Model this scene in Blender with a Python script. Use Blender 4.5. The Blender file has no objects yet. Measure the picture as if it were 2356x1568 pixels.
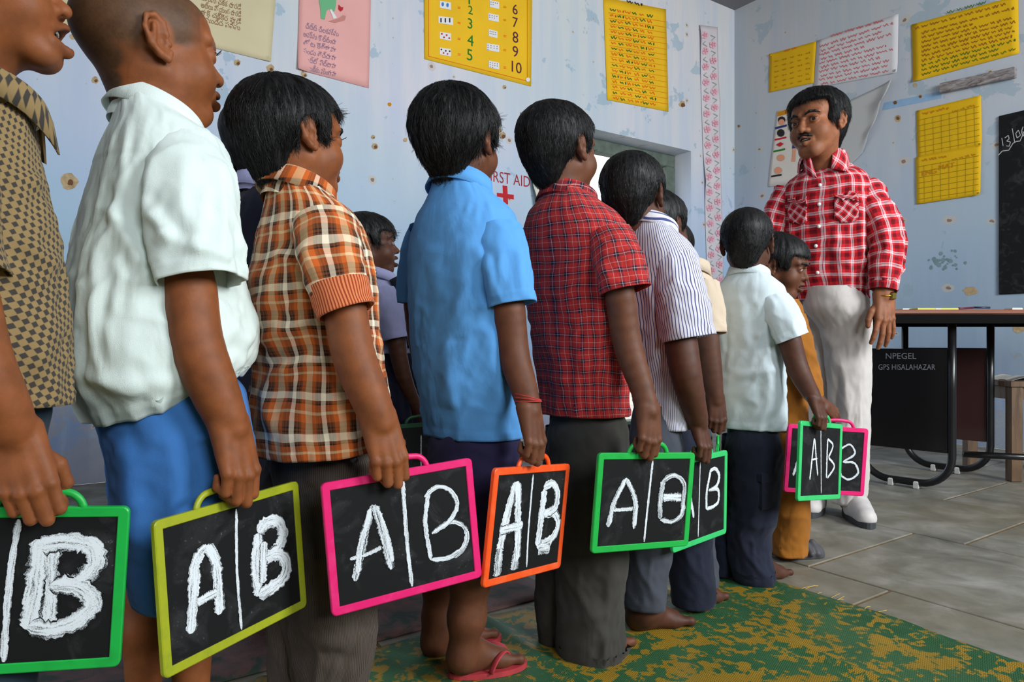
import bpy, math, random
import numpy as np
from mathutils import Vector, Matrix
random.seed(7)
RNG = np.random.default_rng(11)
scene = bpy.context.scene
COL = scene.collection

# ------------------------------------------------------------------ camera, world, light, exposure
FPX, CX, CY, CAMZ = 1600.0, 1178.0, 784.0, 0.67
cam_data = bpy.data.cameras.new('camera')
cam_data.sensor_width = 36.0
cam_data.lens = FPX / 2356.0 * 36.0
cam_data.clip_start = 0.02
camera = bpy.data.objects.new('camera', cam_data)
camera.location = (0, 0, CAMZ)
camera.rotation_euler = (math.pi / 2, 0, 0)
COL.objects.link(camera)
scene.camera = camera

world = bpy.data.worlds.new('daylight')
scene.world = world
world.use_nodes = True
bg = world.node_tree.nodes['Background']
bg.inputs[0].default_value = (0.86, 0.93, 1.0, 1)
bg.inputs[1].default_value = 2.2

scene.view_settings.view_transform = 'Standard'
scene.view_settings.look = 'None'
scene.view_settings.gamma = 1.0
scene.view_settings.exposure = 0.10
scene.view_settings.use_curve_mapping = False
try:
    scene.cycles.use_denoising = True
    scene.cycles.max_bounces = 6
    scene.cycles.diffuse_bounces = 4
    scene.cycles.glossy_bounces = 3
    scene.cycles.transmission_bounces = 2
    scene.cycles.transparent_max_bounces = 6
    scene.cycles.sample_clamp_indirect = 8.0
except Exception:
    pass

# room frame: u runs along the long wall (away from the camera to the right), n points at the long wall
UX, UY = 0.8231, 0.5679
U = np.array([UX, UY, 0.0]); N = np.array([-UY, UX, 0.0])
A_BACK, B_LEFT, A_REAR, B_RIGHT, H_ROOM = 4.95, 3.82, -2.6, -2.3, 3.5

def W(a, b, z=0.0):
    return a * U + b * N + np.array([0, 0, z])

def area_light(name, a, b, z, sx, sy, power, color, rotz, tilt=0.0):
    ld = bpy.data.lights.new(name, 'AREA')
    ld.shape = 'RECTANGLE'; ld.size = sx; ld.size_y = sy
    ld.energy = power; ld.color = color
    o = bpy.data.objects.new(name, ld)
    o.location = W(a, b, z)
    o.rotation_euler = (math.pi / 2 + tilt, 0, rotz)
    COL.objects.link(o)
    return o
ROOM_ROT = math.atan2(UY, UX)
# daylight coming in through the window openings of the right-hand wall and the rear doorway
WIN_RIGHT = [(-0.3, 0.9), (2.0, 3.5)]
WIN_Z = (1.5, 2.95)
for i, (a0, a1) in enumerate(WIN_RIGHT):
    area_light('window_daylight', (a0 + a1) / 2, B_RIGHT - 0.12, sum(WIN_Z) / 2, a1 - a0, WIN_Z[1] - WIN_Z[0],
               [60, 205][i], (0.95, 0.985, 1.0), ROOM_ROT)
area_light('rear_daylight', A_REAR - 0.12, 0.6, 1.25, 1.3, 2.1, 14, (0.95, 0.97, 1.0), ROOM_ROT - math.pi / 2)

# ------------------------------------------------------------------ helpers
def srgb(r, g, b):
    f = lambda c: (c / 255 / 12.92) if c / 255 <= 0.04045 else ((c / 255 + 0.055) / 1.055) ** 2.4
    return (f(r), f(g), f(b), 1.0)

def pt(px, py, d):
    return np.array([(px - CX) / FPX * d, d, CAMZ + (CY - py) / FPX * d])

def pxz(py, d):
    return CAMZ + (CY - py) / FPX * d

def nrm(v):
    v = np.asarray(v, float)
    return v / (np.linalg.norm(v) + 1e-12)

def mesh_obj(name, verts, faces, mat, parent=None, smooth=True, uvs=None, tint=None, midx=None):
    """faces: list of arrays (k,3|4) or list of tuples. ONE mesh object."""
    me = bpy.data.meshes.new(name)
    verts = np.asarray(verts, np.float32).reshape(-1, 3)
    if isinstance(faces, np.ndarray):
        faces = [faces]
    if len(faces) and isinstance(faces[0], np.ndarray):
        tot = [np.full(len(f), f.shape[1], np.int32) for f in faces]
        flat = np.concatenate([f.ravel() for f in faces]).astype(np.int32)
        tot = np.concatenate(tot)
        me.vertices.add(len(verts)); me.vertices.foreach_set('co', verts.ravel())
        me.loops.add(len(flat)); me.loops.foreach_set('vertex_index', flat)
        me.polygons.add(len(tot))
        st = np.concatenate([[0], np.cumsum(tot)[:-1]]).astype(np.int32)
        me.polygons.foreach_set('loop_start', st)
        me.update(calc_edges=True)
    else:
        me.from_pydata([tuple(map(float, v)) for v in verts], [], [tuple(map(int, f)) for f in faces])
        me.update()
    me.validate()
    if uvs is not None:
        ul = me.uv_layers.new(name='UVMap')
        ul.data.foreach_set('uv', np.asarray(uvs, np.float32).ravel())
    if tint is not None:
        at = me.color_attributes.new('tint', 'FLOAT_COLOR', 'POINT')
        t = np.ones((len(verts), 4), np.float32); t[:, :3] = tint
        at.data.foreach_set('color', t.ravel())
    mats = mat if isinstance(mat, (list, tuple)) else [mat]
    for m in mats:
        me.materials.append(m)
    if midx is not None:
        me.polygons.foreach_set('material_index', np.asarray(midx, np.int32))
    me.polygons.foreach_set('use_smooth', np.full(len(me.polygons), smooth, bool))
    o = bpy.data.objects.new(name, me)
    COL.objects.link(o)
    if parent is not None:
        o.parent = parent
        o.matrix_parent_inverse = parent.matrix_basis.inverted()
    return o

def empty(name, loc, label=None, cat=None, group=None):
    o = bpy.data.objects.new(name, None)
    o.location = tuple(loc); o.empty_display_size = 0.05
    COL.objects.link(o)
    if label: tag(o, label, cat, group)
    return o

def tag(o, label=None, cat=None, group=None, kind=None):
    if label: o['label'] = label
    if cat: o['category'] = cat
    if group: o['group'] = group
    if kind: o['kind'] = kind
    return o

class MB:
    """collects boxes / tubes / polygons into one mesh"""
    def __init__(s): s.v = []; s.f = []; s.n = 0
    def add(s, v, f):
        v = np.asarray(v, float).reshape(-1, 3)
        s.v.append(v); s.f += [tuple(i + s.n for i in q) for q in f]; s.n += len(v); return s
    def box(s, c, ax, ay, az, hx, hy, hz, bev=0.0):
        c = np.asarray(c, float); ax, ay, az = map(lambda q: np.asarray(q, float), (ax, ay, az))
        if bev <= 0:
            P = [c + i * hx * ax + j * hy * ay + k * hz * az for k in (-1, 1) for j in (-1, 1) for i in (-1, 1)]
            return s.add(P, [(0, 2, 3, 1), (4, 5, 7, 6), (0, 1, 5, 4), (2, 6, 7, 3), (0, 4, 6, 2), (1, 3, 7, 5)])
        P = []; F = []
        def ring(hx_, hy_, z): return [c + x * ax + y * ay + z * az for x, y in ((-hx_, -hy_), (hx_, -hy_), (hx_, hy_), (-hx_, hy_))]
        P += ring(hx - bev, hy - bev, -hz) + ring(hx, hy, -hz + bev) + ring(hx, hy, hz - bev) + ring(hx - bev, hy - bev, hz)
        F.append((3, 2, 1, 0)); F.append((12, 13, 14, 15))
        for k in range(3):
            for i in range(4):
                j = (i + 1) % 4
                F.append((k * 4 + i, k * 4 + j, k * 4 + 4 + j, k * 4 + 4 + i))
        return s.add(P, F)
    def tube(s, path, r, n=10, cap=True, flat=1.0, upv=None):
        path = np.asarray(path, float); K = len(path)
        r = np.full(K, r) if np.isscalar(r) else np.asarray(r, float)
        t = np.gradient(path, axis=0); t /= np.linalg.norm(t, axis=1)[:, None] + 1e-9
        up = np.array([0, 0, 1.0]) if upv is None else np.asarray(upv, float)
        if abs(t[0] @ up) > 0.95 and upv is None: up = np.array([0, 1.0, 0])
        a = nrm(np.cross(t[0], up)); V = []
        for k in range(K):
            a = nrm(a - t[k] * (a @ t[k])); b = np.cross(t[k], a)
            for j in range(n):
                th = 2 * math.pi * j / n
                V.append(path[k] + r[k] * (math.cos(th) * a + flat * math.sin(th) * b))
        F = [(k * n + j, k * n + (j + 1) % n, (k + 1) * n + (j + 1) % n, (k + 1) * n + j) for k in range(K - 1) for j in range(n)]
        if cap: F += [tuple(range(n - 1, -1, -1)), tuple((K - 1) * n + j for j in range(n))]
        return s.add(V, F)
    def build(s, name, mat, parent=None, smooth=False):
        return mesh_obj(name, np.concatenate(s.v), s.f, mat, parent, smooth)

def _hash(ix, iy, iz):
    h = (ix.astype(np.uint32) * np.uint32(374761393) + iy.astype(np.uint32) * np.uint32(668265263) + iz.astype(np.uint32) * np.uint32(2246822519))
    h = (h ^ (h >> np.uint32(13))) * np.uint32(1274126177)
    h = h ^ (h >> np.uint32(16))
    return h.astype(np.float32) / np.float32(4294967295.0) * 2 - 1

def vnoise(x, y, z):
    x = np.asarray(x, np.float32); y = np.asarray(y, np.float32) + 0 * x; z = np.asarray(z, np.float32) + 0 * x
    ix, iy, iz = (np.floor(q).astype(np.int64) for q in (x, y, z))
    fx, fy, fz = x - ix, y - iy, z - iz
    fx, fy, fz = (q * q * (3 - 2 * q) for q in (fx, fy, fz))
    out = 0
    for dx in (0, 1):
        for dy in (0, 1):
            for dz in (0, 1):
                w = (fx if dx else 1 - fx) * (fy if dy else 1 - fy) * (fz if dz else 1 - fz)
                out = out + w * _hash(ix + dx, iy + dy, iz + dz)
    return out

def interp_rows(rows, n):
    """smooth (Catmull-Rom / PCHIP-like) interpolation of table rows at n samples over arc parameter"""
    rows = np.asarray(rows, float); K = len(rows)
    t = np.concatenate([[0], np.cumsum(np.abs(np.diff(rows[:, 0])) + 1e-6)])
    q = np.linspace(0, t[-1], n)
    out = np.zeros((n, rows.shape[1]))
    i = np.clip(np.searchsorted(t, q, 'right') - 1, 0, K - 2)
    h = t[i + 1] - t[i]; s = (q - t[i]) / h
    for c in range(rows.shape[1]):
        y = rows[:, c]; dl = np.diff(y) / np.diff(t)
        m = np.zeros(K); m[0] = dl[0]; m[-1] = dl[-1]
        for k in range(1, K - 1):
            m[k] = 0 if dl[k - 1] * dl[k] <= 0 else 2 * dl[k - 1] * dl[k] / (dl[k - 1] + dl[k])
        out[:, c] = ((2 * s**3 - 3 * s**2 + 1) * y[i] + (s**3 - 2 * s**2 + s) * h * m[i] + (-2 * s**3 + 3 * s**2) * y[i + 1] + (s**3 - s**2) * h * m[i + 1])
    return out

def spline(pts, n):
    """centripetal-ish Catmull-Rom through points"""
    P = np.asarray(pts, float)
    if len(P) == 2: return np.linspace(P[0], P[1], n)
    L = np.concatenate([[0], np.cumsum(np.linalg.norm(np.diff(P, axis=0), axis=1))])
    q = np.linspace(0, L[-1], n); i = np.clip(np.searchsorted(L, q, 'right') - 1, 0, len(P) - 2)
    m = np.gradient(P, L, axis=0)
    h = (L[i + 1] - L[i])[:, None]; s = ((q - L[i])[:, None]) / h
    return (2 * s**3 - 3 * s**2 + 1) * P[i] + (s**3 - 2 * s**2 + s) * h * m[i] + (-2 * s**3 + 3 * s**2) * P[i + 1] + (s**3 - s**2) * h * m[i + 1]

# ------------------------------------------------------------------ signed-distance modelling (smooth unions meshed by surface nets)
def cone(a, b, ra, rb=None, k=0.01, sub=False):
    a = np.asarray(a, float); b = np.asarray(b, float); rb = ra if rb is None else rb
    R = max(ra, rb)
    return dict(t='c', a=a, b=b, ra=ra, rb=rb, k=k, sub=sub, lo=np.minimum(a, b) - R, hi=np.maximum(a, b) + R)
def ball(c, r, k=0.01, sub=False):
    return cone(c, np.asarray(c, float) + (0, 0, 1e-5), r, r, k, sub)
def ell(c, r, k=0.01, sub=False, rot=None):
    c = np.asarray(c, float); r = np.asarray(r, float)
    R = np.eye(3) if rot is None else np.asarray(rot, float)
    e = np.sqrt(((R * r[None, :]) ** 2).sum(1))
    return dict(t='e', c=c, r=r, R=R, k=k, sub=sub, lo=c - e, hi=c + e)
def boxp(c, hs, k=0.01, sub=True, rot=None, rnd=0.0):
    c = np.asarray(c, float); hs = np.asarray(hs, float)
    R = np.eye(3) if rot is None else np.asarray(rot, float)
    e = (np.abs(R) * hs[None, :]).sum(1)
    return dict(t='b', c=c, h=hs - rnd, rnd=rnd, R=R, k=k, sub=sub, lo=c - e, hi=c + e)
def rotx(a): c, s = math.cos(a), math.sin(a); return np.array([[1, 0, 0], [0, c, -s], [0, s, c]])
def roty(a): c, s = math.cos(a), math.sin(a); return np.array([[c, 0, s], [0, 1, 0], [-s, 0, c]])
def rotz(a): c, s = math.cos(a), math.sin(a); return np.array([[c, -s, 0], [s, c, 0], [0, 0, 1]])

def prim_eval(p, X, Y, Z):
    if p['t'] == 'c':
        ba = p['b'] - p['a']; bb = float(ba @ ba)
        x, y, z = X - p['a'][0], Y - p['a'][1], Z - p['a'][2]
        t = np.clip((x * ba[0] + y * ba[1] + z * ba[2]) / bb, 0, 1)
        return np.sqrt((x - ba[0] * t) ** 2 + (y - ba[1] * t) ** 2 + (z - ba[2] * t) ** 2) - (p['ra'] + (p['rb'] - p['ra']) * t)
    x, y, z = X - p['c'][0], Y - p['c'][1], Z - p['c'][2]
    R = p['R']
    q = [x * R[0, i] + y * R[1, i] + z * R[2, i] for i in range(3)]
    if p['t'] == 'e':
        r = p['r']
        k0 = np.sqrt(sum((q[i] / r[i]) ** 2 for i in range(3)))
        k1 = np.sqrt(sum((q[i] / r[i] ** 2) ** 2 for i in range(3)))
        return k0 * (k0 - 1) / (k1 + 1e-9)
    d = [np.abs(q[i]) - p['h'][i] for i in range(3)]
    out = np.sqrt(sum(np.maximum(e, 0) ** 2 for e in d)) + np.minimum(np.maximum(np.maximum(d[0], d[1]), d[2]), 0)
    return out - p['rnd']

def sdf_mesh(prims, h):
    us = [p for p in prims if not p['sub']]
    lo = np.min([p['lo'] for p in us], 0) - 3 * h; hi = np.max([p['hi'] for p in us], 0) + 3 * h
    n = np.ceil((hi - lo) / h).astype(int) + 1
    gx, gy, gz = (np.float32(lo[i]) + np.arange(n[i], dtype=np.float32) * np.float32(h) for i in range(3))
    f = np.full(tuple(n), 1.0, np.float32)
    for p in prims:
        m = p['k'] + 3 * h
        i0 = np.clip(np.floor((p['lo'] - m - lo) / h).astype(int), 0, n - 1)
        i1 = np.clip(np.ceil((p['hi'] + m - lo) / h).astype(int) + 1, 1, n)
        if np.any(i1 <= i0): continue
        sl = tuple(slice(i0[i], i1[i]) for i in range(3))
        d = prim_eval(p, gx[sl[0]][:, None, None], gy[sl[1]][None, :, None], gz[sl[2]][None, None, :]).astype(np.float32)
        g = f[sl]; k = max(p['k'], 1e-5)
        if p['sub']:
            hh = np.maximum(k - np.abs(g + d), 0) / k
            f[sl] = np.maximum(g, -d) + hh * hh * k * 0.25
        else:
            hh = np.maximum(k - np.abs(g - d), 0) / k
            f[sl] = np.minimum(g, d) - hh * hh * k * 0.25
    return surface_net(f, lo, h)

def surface_net(f, lo, h):
    s = f < 0
    nx, ny, nz = f.shape
    c = [s[i:nx - 1 + i, j:ny - 1 + j, k:nz - 1 + k] for i in (0, 1) for j in (0, 1) for k in (0, 1)]
    cnt = sum(x.astype(np.int8) for x in c)
    act = np.argwhere((cnt > 0) & (cnt < 8))
    idx = np.full((nx - 1, ny - 1, nz - 1), -1, np.int32)
    idx[act[:, 0], act[:, 1], act[:, 2]] = np.arange(len(act))
    offs = [(i, j, k) for i in (0, 1) for j in (0, 1) for k in (0, 1)]
    val = [f[act[:, 0] + o[0], act[:, 1] + o[1], act[:, 2] + o[2]] for o in offs]
    acc = np.zeros((len(act), 3)); num = np.zeros(len(act))
    for a in range(8):
        for b in range(a + 1, 8):
            oa, ob = np.array(offs[a]), np.array(offs[b])
            if np.abs(oa - ob).sum() != 1: continue
            cr = (val[a] < 0) != (val[b] < 0)
            t = np.where(cr, val[a] / (val[a] - val[b] + 1e-12), 0)
            acc += np.where(cr[:, None], oa + t[:, None] * (ob - oa), 0); num += cr
    V = (act + acc / num[:, None]) * h + lo
    Q = []
    for ax in range(3):
        a1, a2 = (ax + 1) % 3, (ax + 2) % 3
        sh = [slice(None)] * 3; sh2 = [slice(None)] * 3
        sh[ax] = slice(0, -1); sh2[ax] = slice(1, None)
        e = s[tuple(sh)] != s[tuple(sh2)]
        w = np.argwhere(e)
        w = w[(w[:, a1] > 0) & (w[:, a2] > 0) & (w[:, a1] < f.shape[a1] - 1) & (w[:, a2] < f.shape[a2] - 1)]
        d1 = np.zeros(3, int); d1[a1] = 1; d2 = np.zeros(3, int); d2[a2] = 1
        g = lambda q: idx[q[:, 0], q[:, 1], q[:, 2]]
        quad = np.stack([g(w - d1 - d2), g(w - d2), g(w), g(w - d1)], 1)
        flip = ~s[w[:, 0], w[:, 1], w[:, 2]]
        quad[flip] = quad[flip][:, ::-1]
        Q.append(quad)
    Q = np.concatenate(Q)
    return V, Q[(Q >= 0).all(1)]

def join(pieces):
    V = []; F = []; T = []; n = 0
    for p in pieces:
        v, f = p[0], p[1]
        V.append(v); F.append(f + n); n += len(v)
        T.append(p[2] if len(p) > 2 and p[2] is not None else np.ones((len(v), 3)))
    return np.concatenate(V), np.concatenate(F), np.concatenate(T)

def vnormals(V, F):
    a, b, c = V[F[:, 0]], V[F[:, 1]], V[F[:, 2]]
    fn = np.cross(b - a, c - a)
    N_ = np.zeros_like(V)
    for i in range(F.shape[1]): np.add.at(N_, F[:, i], fn)
    return N_ / (np.linalg.norm(N_, axis=1)[:, None] + 1e-12)
# ------------------------------------------------------------------ materials
def new_mat(name):
    m = bpy.data.materials.new(name); m.use_nodes = True
    nt = m.node_tree; b = nt.nodes['Principled BSDF']
    return m, nt, b
def nd(nt, typ, **kw):
    n = nt.nodes.new(typ)
    for k, v in kw.items():
        if k.startswith('i_'): n.inputs[int(k[2:])].default_value = v
        else: setattr(n, k, v)
    return n
def lk(nt, a, b): nt.links.new(a, b)
def mixc(nt, fac, a, b, mode='MIX'):
    n = nt.nodes.new('ShaderNodeMix'); n.data_type = 'RGBA'; n.blend_type = mode
    for sock, v in ((n.inputs[0], fac), (n.inputs[6], a), (n.inputs[7], b)):
        if hasattr(v, 'is_output'): nt.links.new(v, sock)
        else: sock.default_value = v
    return n.outputs[2]
def math_(nt, op, a, b=0.0, clamp=False):
    n = nt.nodes.new('ShaderNodeMath'); n.operation = op; n.use_clamp = clamp
    for sock, v in ((n.inputs[0], a), (n.inputs[1], b)):
        if hasattr(v, 'is_output'): nt.links.new(v, sock)
        else: sock.default_value = v
    return n.outputs[0]
def noise(nt, vec, scale, detail=3, rough=0.55, dist=0.0):
    n = nt.nodes.new('ShaderNodeTexNoise'); n.inputs['Scale'].default_value = scale
    n.inputs['Detail'].default_value = detail; n.inputs['Roughness'].default_value = rough; n.inputs['Distortion'].default_value = dist
    if vec is not None: nt.links.new(vec, n.inputs['Vector'])
    return n.outputs['Fac']
def ramp(nt, fac, stops, interp='LINEAR'):
    n = nt.nodes.new('ShaderNodeValToRGB'); cr = n.color_ramp; cr.interpolation = interp
    while len(cr.elements) > 1: cr.elements.remove(cr.elements[-1])
    cr.elements[0].position = stops[0][0]; cr.elements[0].color = stops[0][1]
    for p, c in stops[1:]:
        e = cr.elements.new(p); e.color = c
    nt.links.new(fac, n.inputs[0])
    return n.outputs[0]
def gray(v): return (v, v, v, 1)
def mapping(nt, vec, scale=(1, 1, 1), rot=(0, 0, 0), loc=(0, 0, 0)):
    n = nt.nodes.new('ShaderNodeMapping'); nt.links.new(vec, n.inputs[0])
    n.inputs['Scale'].default_value = scale; n.inputs['Rotation'].default_value = rot; n.inputs['Location'].default_value = loc
    return n.outputs[0]
def bump(nt, b, height, strength=0.3, dist=0.002):
    n = nt.nodes.new('ShaderNodeBump'); n.inputs['Strength'].default_value = strength; n.inputs['Distance'].default_value = dist
    nt.links.new(height, n.inputs['Height']); nt.links.new(n.outputs[0], b.inputs['Normal'])
def coord(nt, out='Object'):
    return nt.nodes.new('ShaderNodeTexCoord').outputs[out]

def plain(name, color, rough=0.5, spec=0.5, metal=0.0, var=0.0, scale=30):
    m, nt, b = new_mat(name)
    b.inputs['Roughness'].default_value = rough; b.inputs['Metallic'].default_value = metal
    b.inputs['Specular IOR Level'].default_value = spec
    if var:
        f = noise(nt, coord(nt), scale, 4)
        dark = tuple(c * (1 - var) for c in color[:3]) + (1,); lite = tuple(min(1, c * (1 + var)) for c in color[:3]) + (1,)
        lk(nt, ramp(nt, f, [(0.3, dark), (0.7, lite)]), b.inputs['Base Color'])
    else: b.inputs['Base Color'].default_value = color
    return m

def skin_mat(name, color, rough=0.56):
    m, nt, b = new_mat(name)
    at = nt.nodes.new('ShaderNodeAttribute'); at.attribute_name = 'tint'
    oc = coord(nt)
    f = noise(nt, oc, 35, 4)
    d = tuple(c * 0.78 for c in color[:3]) + (1,); l = tuple(c * 1.2 for c in color[:3]) + (1,)
    c1 = ramp(nt, f, [(0.3, d), (0.7, l)])
    dust = noise(nt, oc, 14, 5)
    c1 = mixc(nt, math_(nt, 'MULTIPLY', ramp(nt, dust, [(0.55, gray(0)), (0.8, gray(1))]), 0.09), c1, srgb(150, 125, 105))
    lk(nt, mixc(nt, 1.0, c1, at.outputs['Color'], 'MULTIPLY'), b.inputs['Base Color'])
    b.inputs['Roughness'].default_value = rough
    b.inputs['Specular IOR Level'].default_value = 0.30
    b.inputs['Subsurface Weight'].default_value = 0.0
    bump(nt, b, noise(nt, oc, 420, 3), 0.18, 0.001)
    return m

def cloth_finish(nt, b, uv, rough=0.85, weave=900, wr=1.0):
    oc = coord(nt)
    w1 = noise(nt, mapping(nt, oc, (1, 1, 0.5)), 17, 3, 0.5, 0.5)
    w2 = noise(nt, uv, weave, 2)
    h = math_(nt, 'ADD', math_(nt, 'MULTIPLY', w1, 1.6 * wr), math_(nt, 'MULTIPLY', w2, 0.12))
    bump(nt, b, h, 0.55, 0.006)
    b.inputs['Roughness'].default_value = rough
    b.inputs['Specular IOR Level'].default_value = 0.15
    b.inputs['Sheen Weight'].default_value = 0.08

def cloth(name, color, var=0.06, rough=0.85, wr=1.0, dirt=None):
    m, nt, b = new_mat(name)
    uv = coord(nt, 'UV'); oc = coord(nt)
    f = noise(nt, oc, 7, 5)
    d = tuple(c * (1 - var) for c in color[:3]) + (1,); l = tuple(min(1, c * (1 + var)) for c in color[:3]) + (1,)
    c = ramp(nt, f, [(0.3, d), (0.7, l)])
    if dirt: c = mixc(nt, math_(nt, 'MULTIPLY', ramp(nt, noise(nt, oc, 4.5, 6), [(0.5, gray(0)), (0.75, gray(1))]), 0.5), c, dirt)
    lk(nt, c, b.inputs['Base Color'])
    cloth_finish(nt, b, uv, rough, 900, wr)
    return m

def bands(nt, coordv, seq):
    tot = sum(w for w, _ in seq)
    fr = math_(nt, 'FRACT', math_(nt, 'DIVIDE', coordv, tot))
    p = 0; st = []
    for w, c in seq:
        st.append((p / tot, c)); p += w
    return ramp(nt, fr, st, 'CONSTANT')

def plaid(name, useq, vseq, mix=0.5, rot=0.0, rough=0.85, wr=1.0, warp=0.022):
    m, nt, b = new_mat(name)
    uv = coord(nt, 'UV')
    wz = nt.nodes.new('ShaderNodeTexNoise'); wz.inputs['Scale'].default_value = 9; wz.inputs['Detail'].default_value = 2; lk(nt, uv, wz.inputs['Vector'])
    wa = nt.nodes.new('ShaderNodeVectorMath'); wa.operation = 'MULTIPLY_ADD'; lk(nt, wz.outputs['Color'], wa.inputs[0]); wa.inputs[1].default_value = (warp, warp, 0); lk(nt, uv, wa.inputs[2])
    v2 = mapping(nt, wa.outputs[0], rot=(0, 0, rot)) if rot else wa.outputs[0]
    sx = nt.nodes.new('ShaderNodeSeparateXYZ'); lk(nt, v2, sx.inputs[0])
    cu = bands(nt, sx.outputs[0], useq)
    if vseq:
        c = mixc(nt, mix, cu, bands(nt, sx.outputs[1], vseq))
    else: c = cu
    lk(nt, c, b.inputs['Base Color'])
    cloth_finish(nt, b, uv, rough, 900, wr)
    return m

def checks(name, base, dark, period):
    m, nt, b = new_mat(name)
    uv = mapping(nt, coord(nt, 'UV'), rot=(0, 0, 0.35))
    sx = nt.nodes.new('ShaderNodeSeparateXYZ'); lk(nt, uv, sx.inputs[0])
    def tri(o): return math_(nt, 'ABSOLUTE', math_(nt, 'SUBTRACT', math_(nt, 'FRACT', math_(nt, 'DIVIDE', o, period)), 0.5))
    s = math_(nt, 'ADD', tri(sx.outputs[0]), tri(sx.outputs[1]))
    big = noise(nt, coord(nt), 6, 2)
    f = ramp(nt, math_(nt, 'ADD', s, math_(nt, 'MULTIPLY', big, 0.3)), [(0.52, gray(1)), (0.64, gray(0))])
    lk(nt, mixc(nt, f, base, dark), b.inputs['Base Color'])
    cloth_finish(nt, b, uv)
    return m

def hair_mat(name, c1, c2, rough=0.55):
    m, nt, b = new_mat(name)
    f = noise(nt, coord(nt), 90, 3)
    lk(nt, ramp(nt, f, [(0.3, c1), (0.75, c2)]), b.inputs['Base Color'])
    b.inputs['Roughness'].default_value = rough; b.inputs['Specular IOR Level'].default_value = 0.3
    return m

def chalk_mat(name, dense=0.5):
    m, nt, b = new_mat(name)
    uv = coord(nt, 'UV')
    st = noise(nt, mapping(nt, uv, (22, 7, 1)), 1.0, 4, 0.65)
    gr = noise(nt, coord(nt), 900, 2)
    sx = nt.nodes.new('ShaderNodeSeparateXYZ'); lk(nt, uv, sx.inputs[0])
    a = math_(nt, 'ADD', st, math_(nt, 'MULTIPLY', math_(nt, 'SUBTRACT', gr, 0.5), 0.45))
    edge = math_(nt, 'MULTIPLY', math_(nt, 'ABSOLUTE', sx.outputs[1]), 2.0)
    ef = math_(nt, 'POWER', edge, 5.0)
    a = math_(nt, 'SUBTRACT', a, math_(nt, 'MULTIPLY', ef, 0.34))
    f = ramp(nt, a, [(dense - 0.10, gray(0)), (dense + 0.08, gray(1))])
    lk(nt, mixc(nt, f, srgb(26, 27, 29), srgb(222, 230, 236)), b.inputs['Base Color'])
    b.inputs['Roughness'].default_value = 0.95; b.inputs['Specular IOR Level'].default_value = 0.1
    return m

def board_mat(name):
    m, nt, b = new_mat(name)
    oc = coord(nt)
    s = ramp(nt, noise(nt, oc, 16, 6, 0.6, 1.0), [(0.52, gray(0)), (0.78, gray(1))])
    sp = ramp(nt, noise(nt, oc, 240, 2), [(0.66, gray(0)), (0.74, gray(1))])
    f = math_(nt, 'ADD', math_(nt, 'MULTIPLY', s, 0.05), math_(nt, 'MULTIPLY', math_(nt, 'MULTIPLY', s, sp), 0.35), True)
    lk(nt, mixc(nt, f, srgb(20, 21, 22), srgb(190, 195, 198)), b.inputs['Base Color'])
    b.inputs['Roughness'].default_value = 0.7; b.inputs['Specular IOR Level'].default_value = 0.18
    return m

def plastic(name, color, dirt):
    m, nt, b = new_mat(name)
    oc = coord(nt)
    f = ramp(nt, noise(nt, oc, 30, 6, 0.65), [(0.5, gray(0)), (0.72, gray(1))])
    lk(nt, mixc(nt, math_(nt, 'MULTIPLY', f, 0.35), color, dirt), b.inputs['Base Color'])
    b.inputs['Roughness'].default_value = 0.38; b.inputs['Specular IOR Level'].default_value = 0.4
    return m

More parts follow.
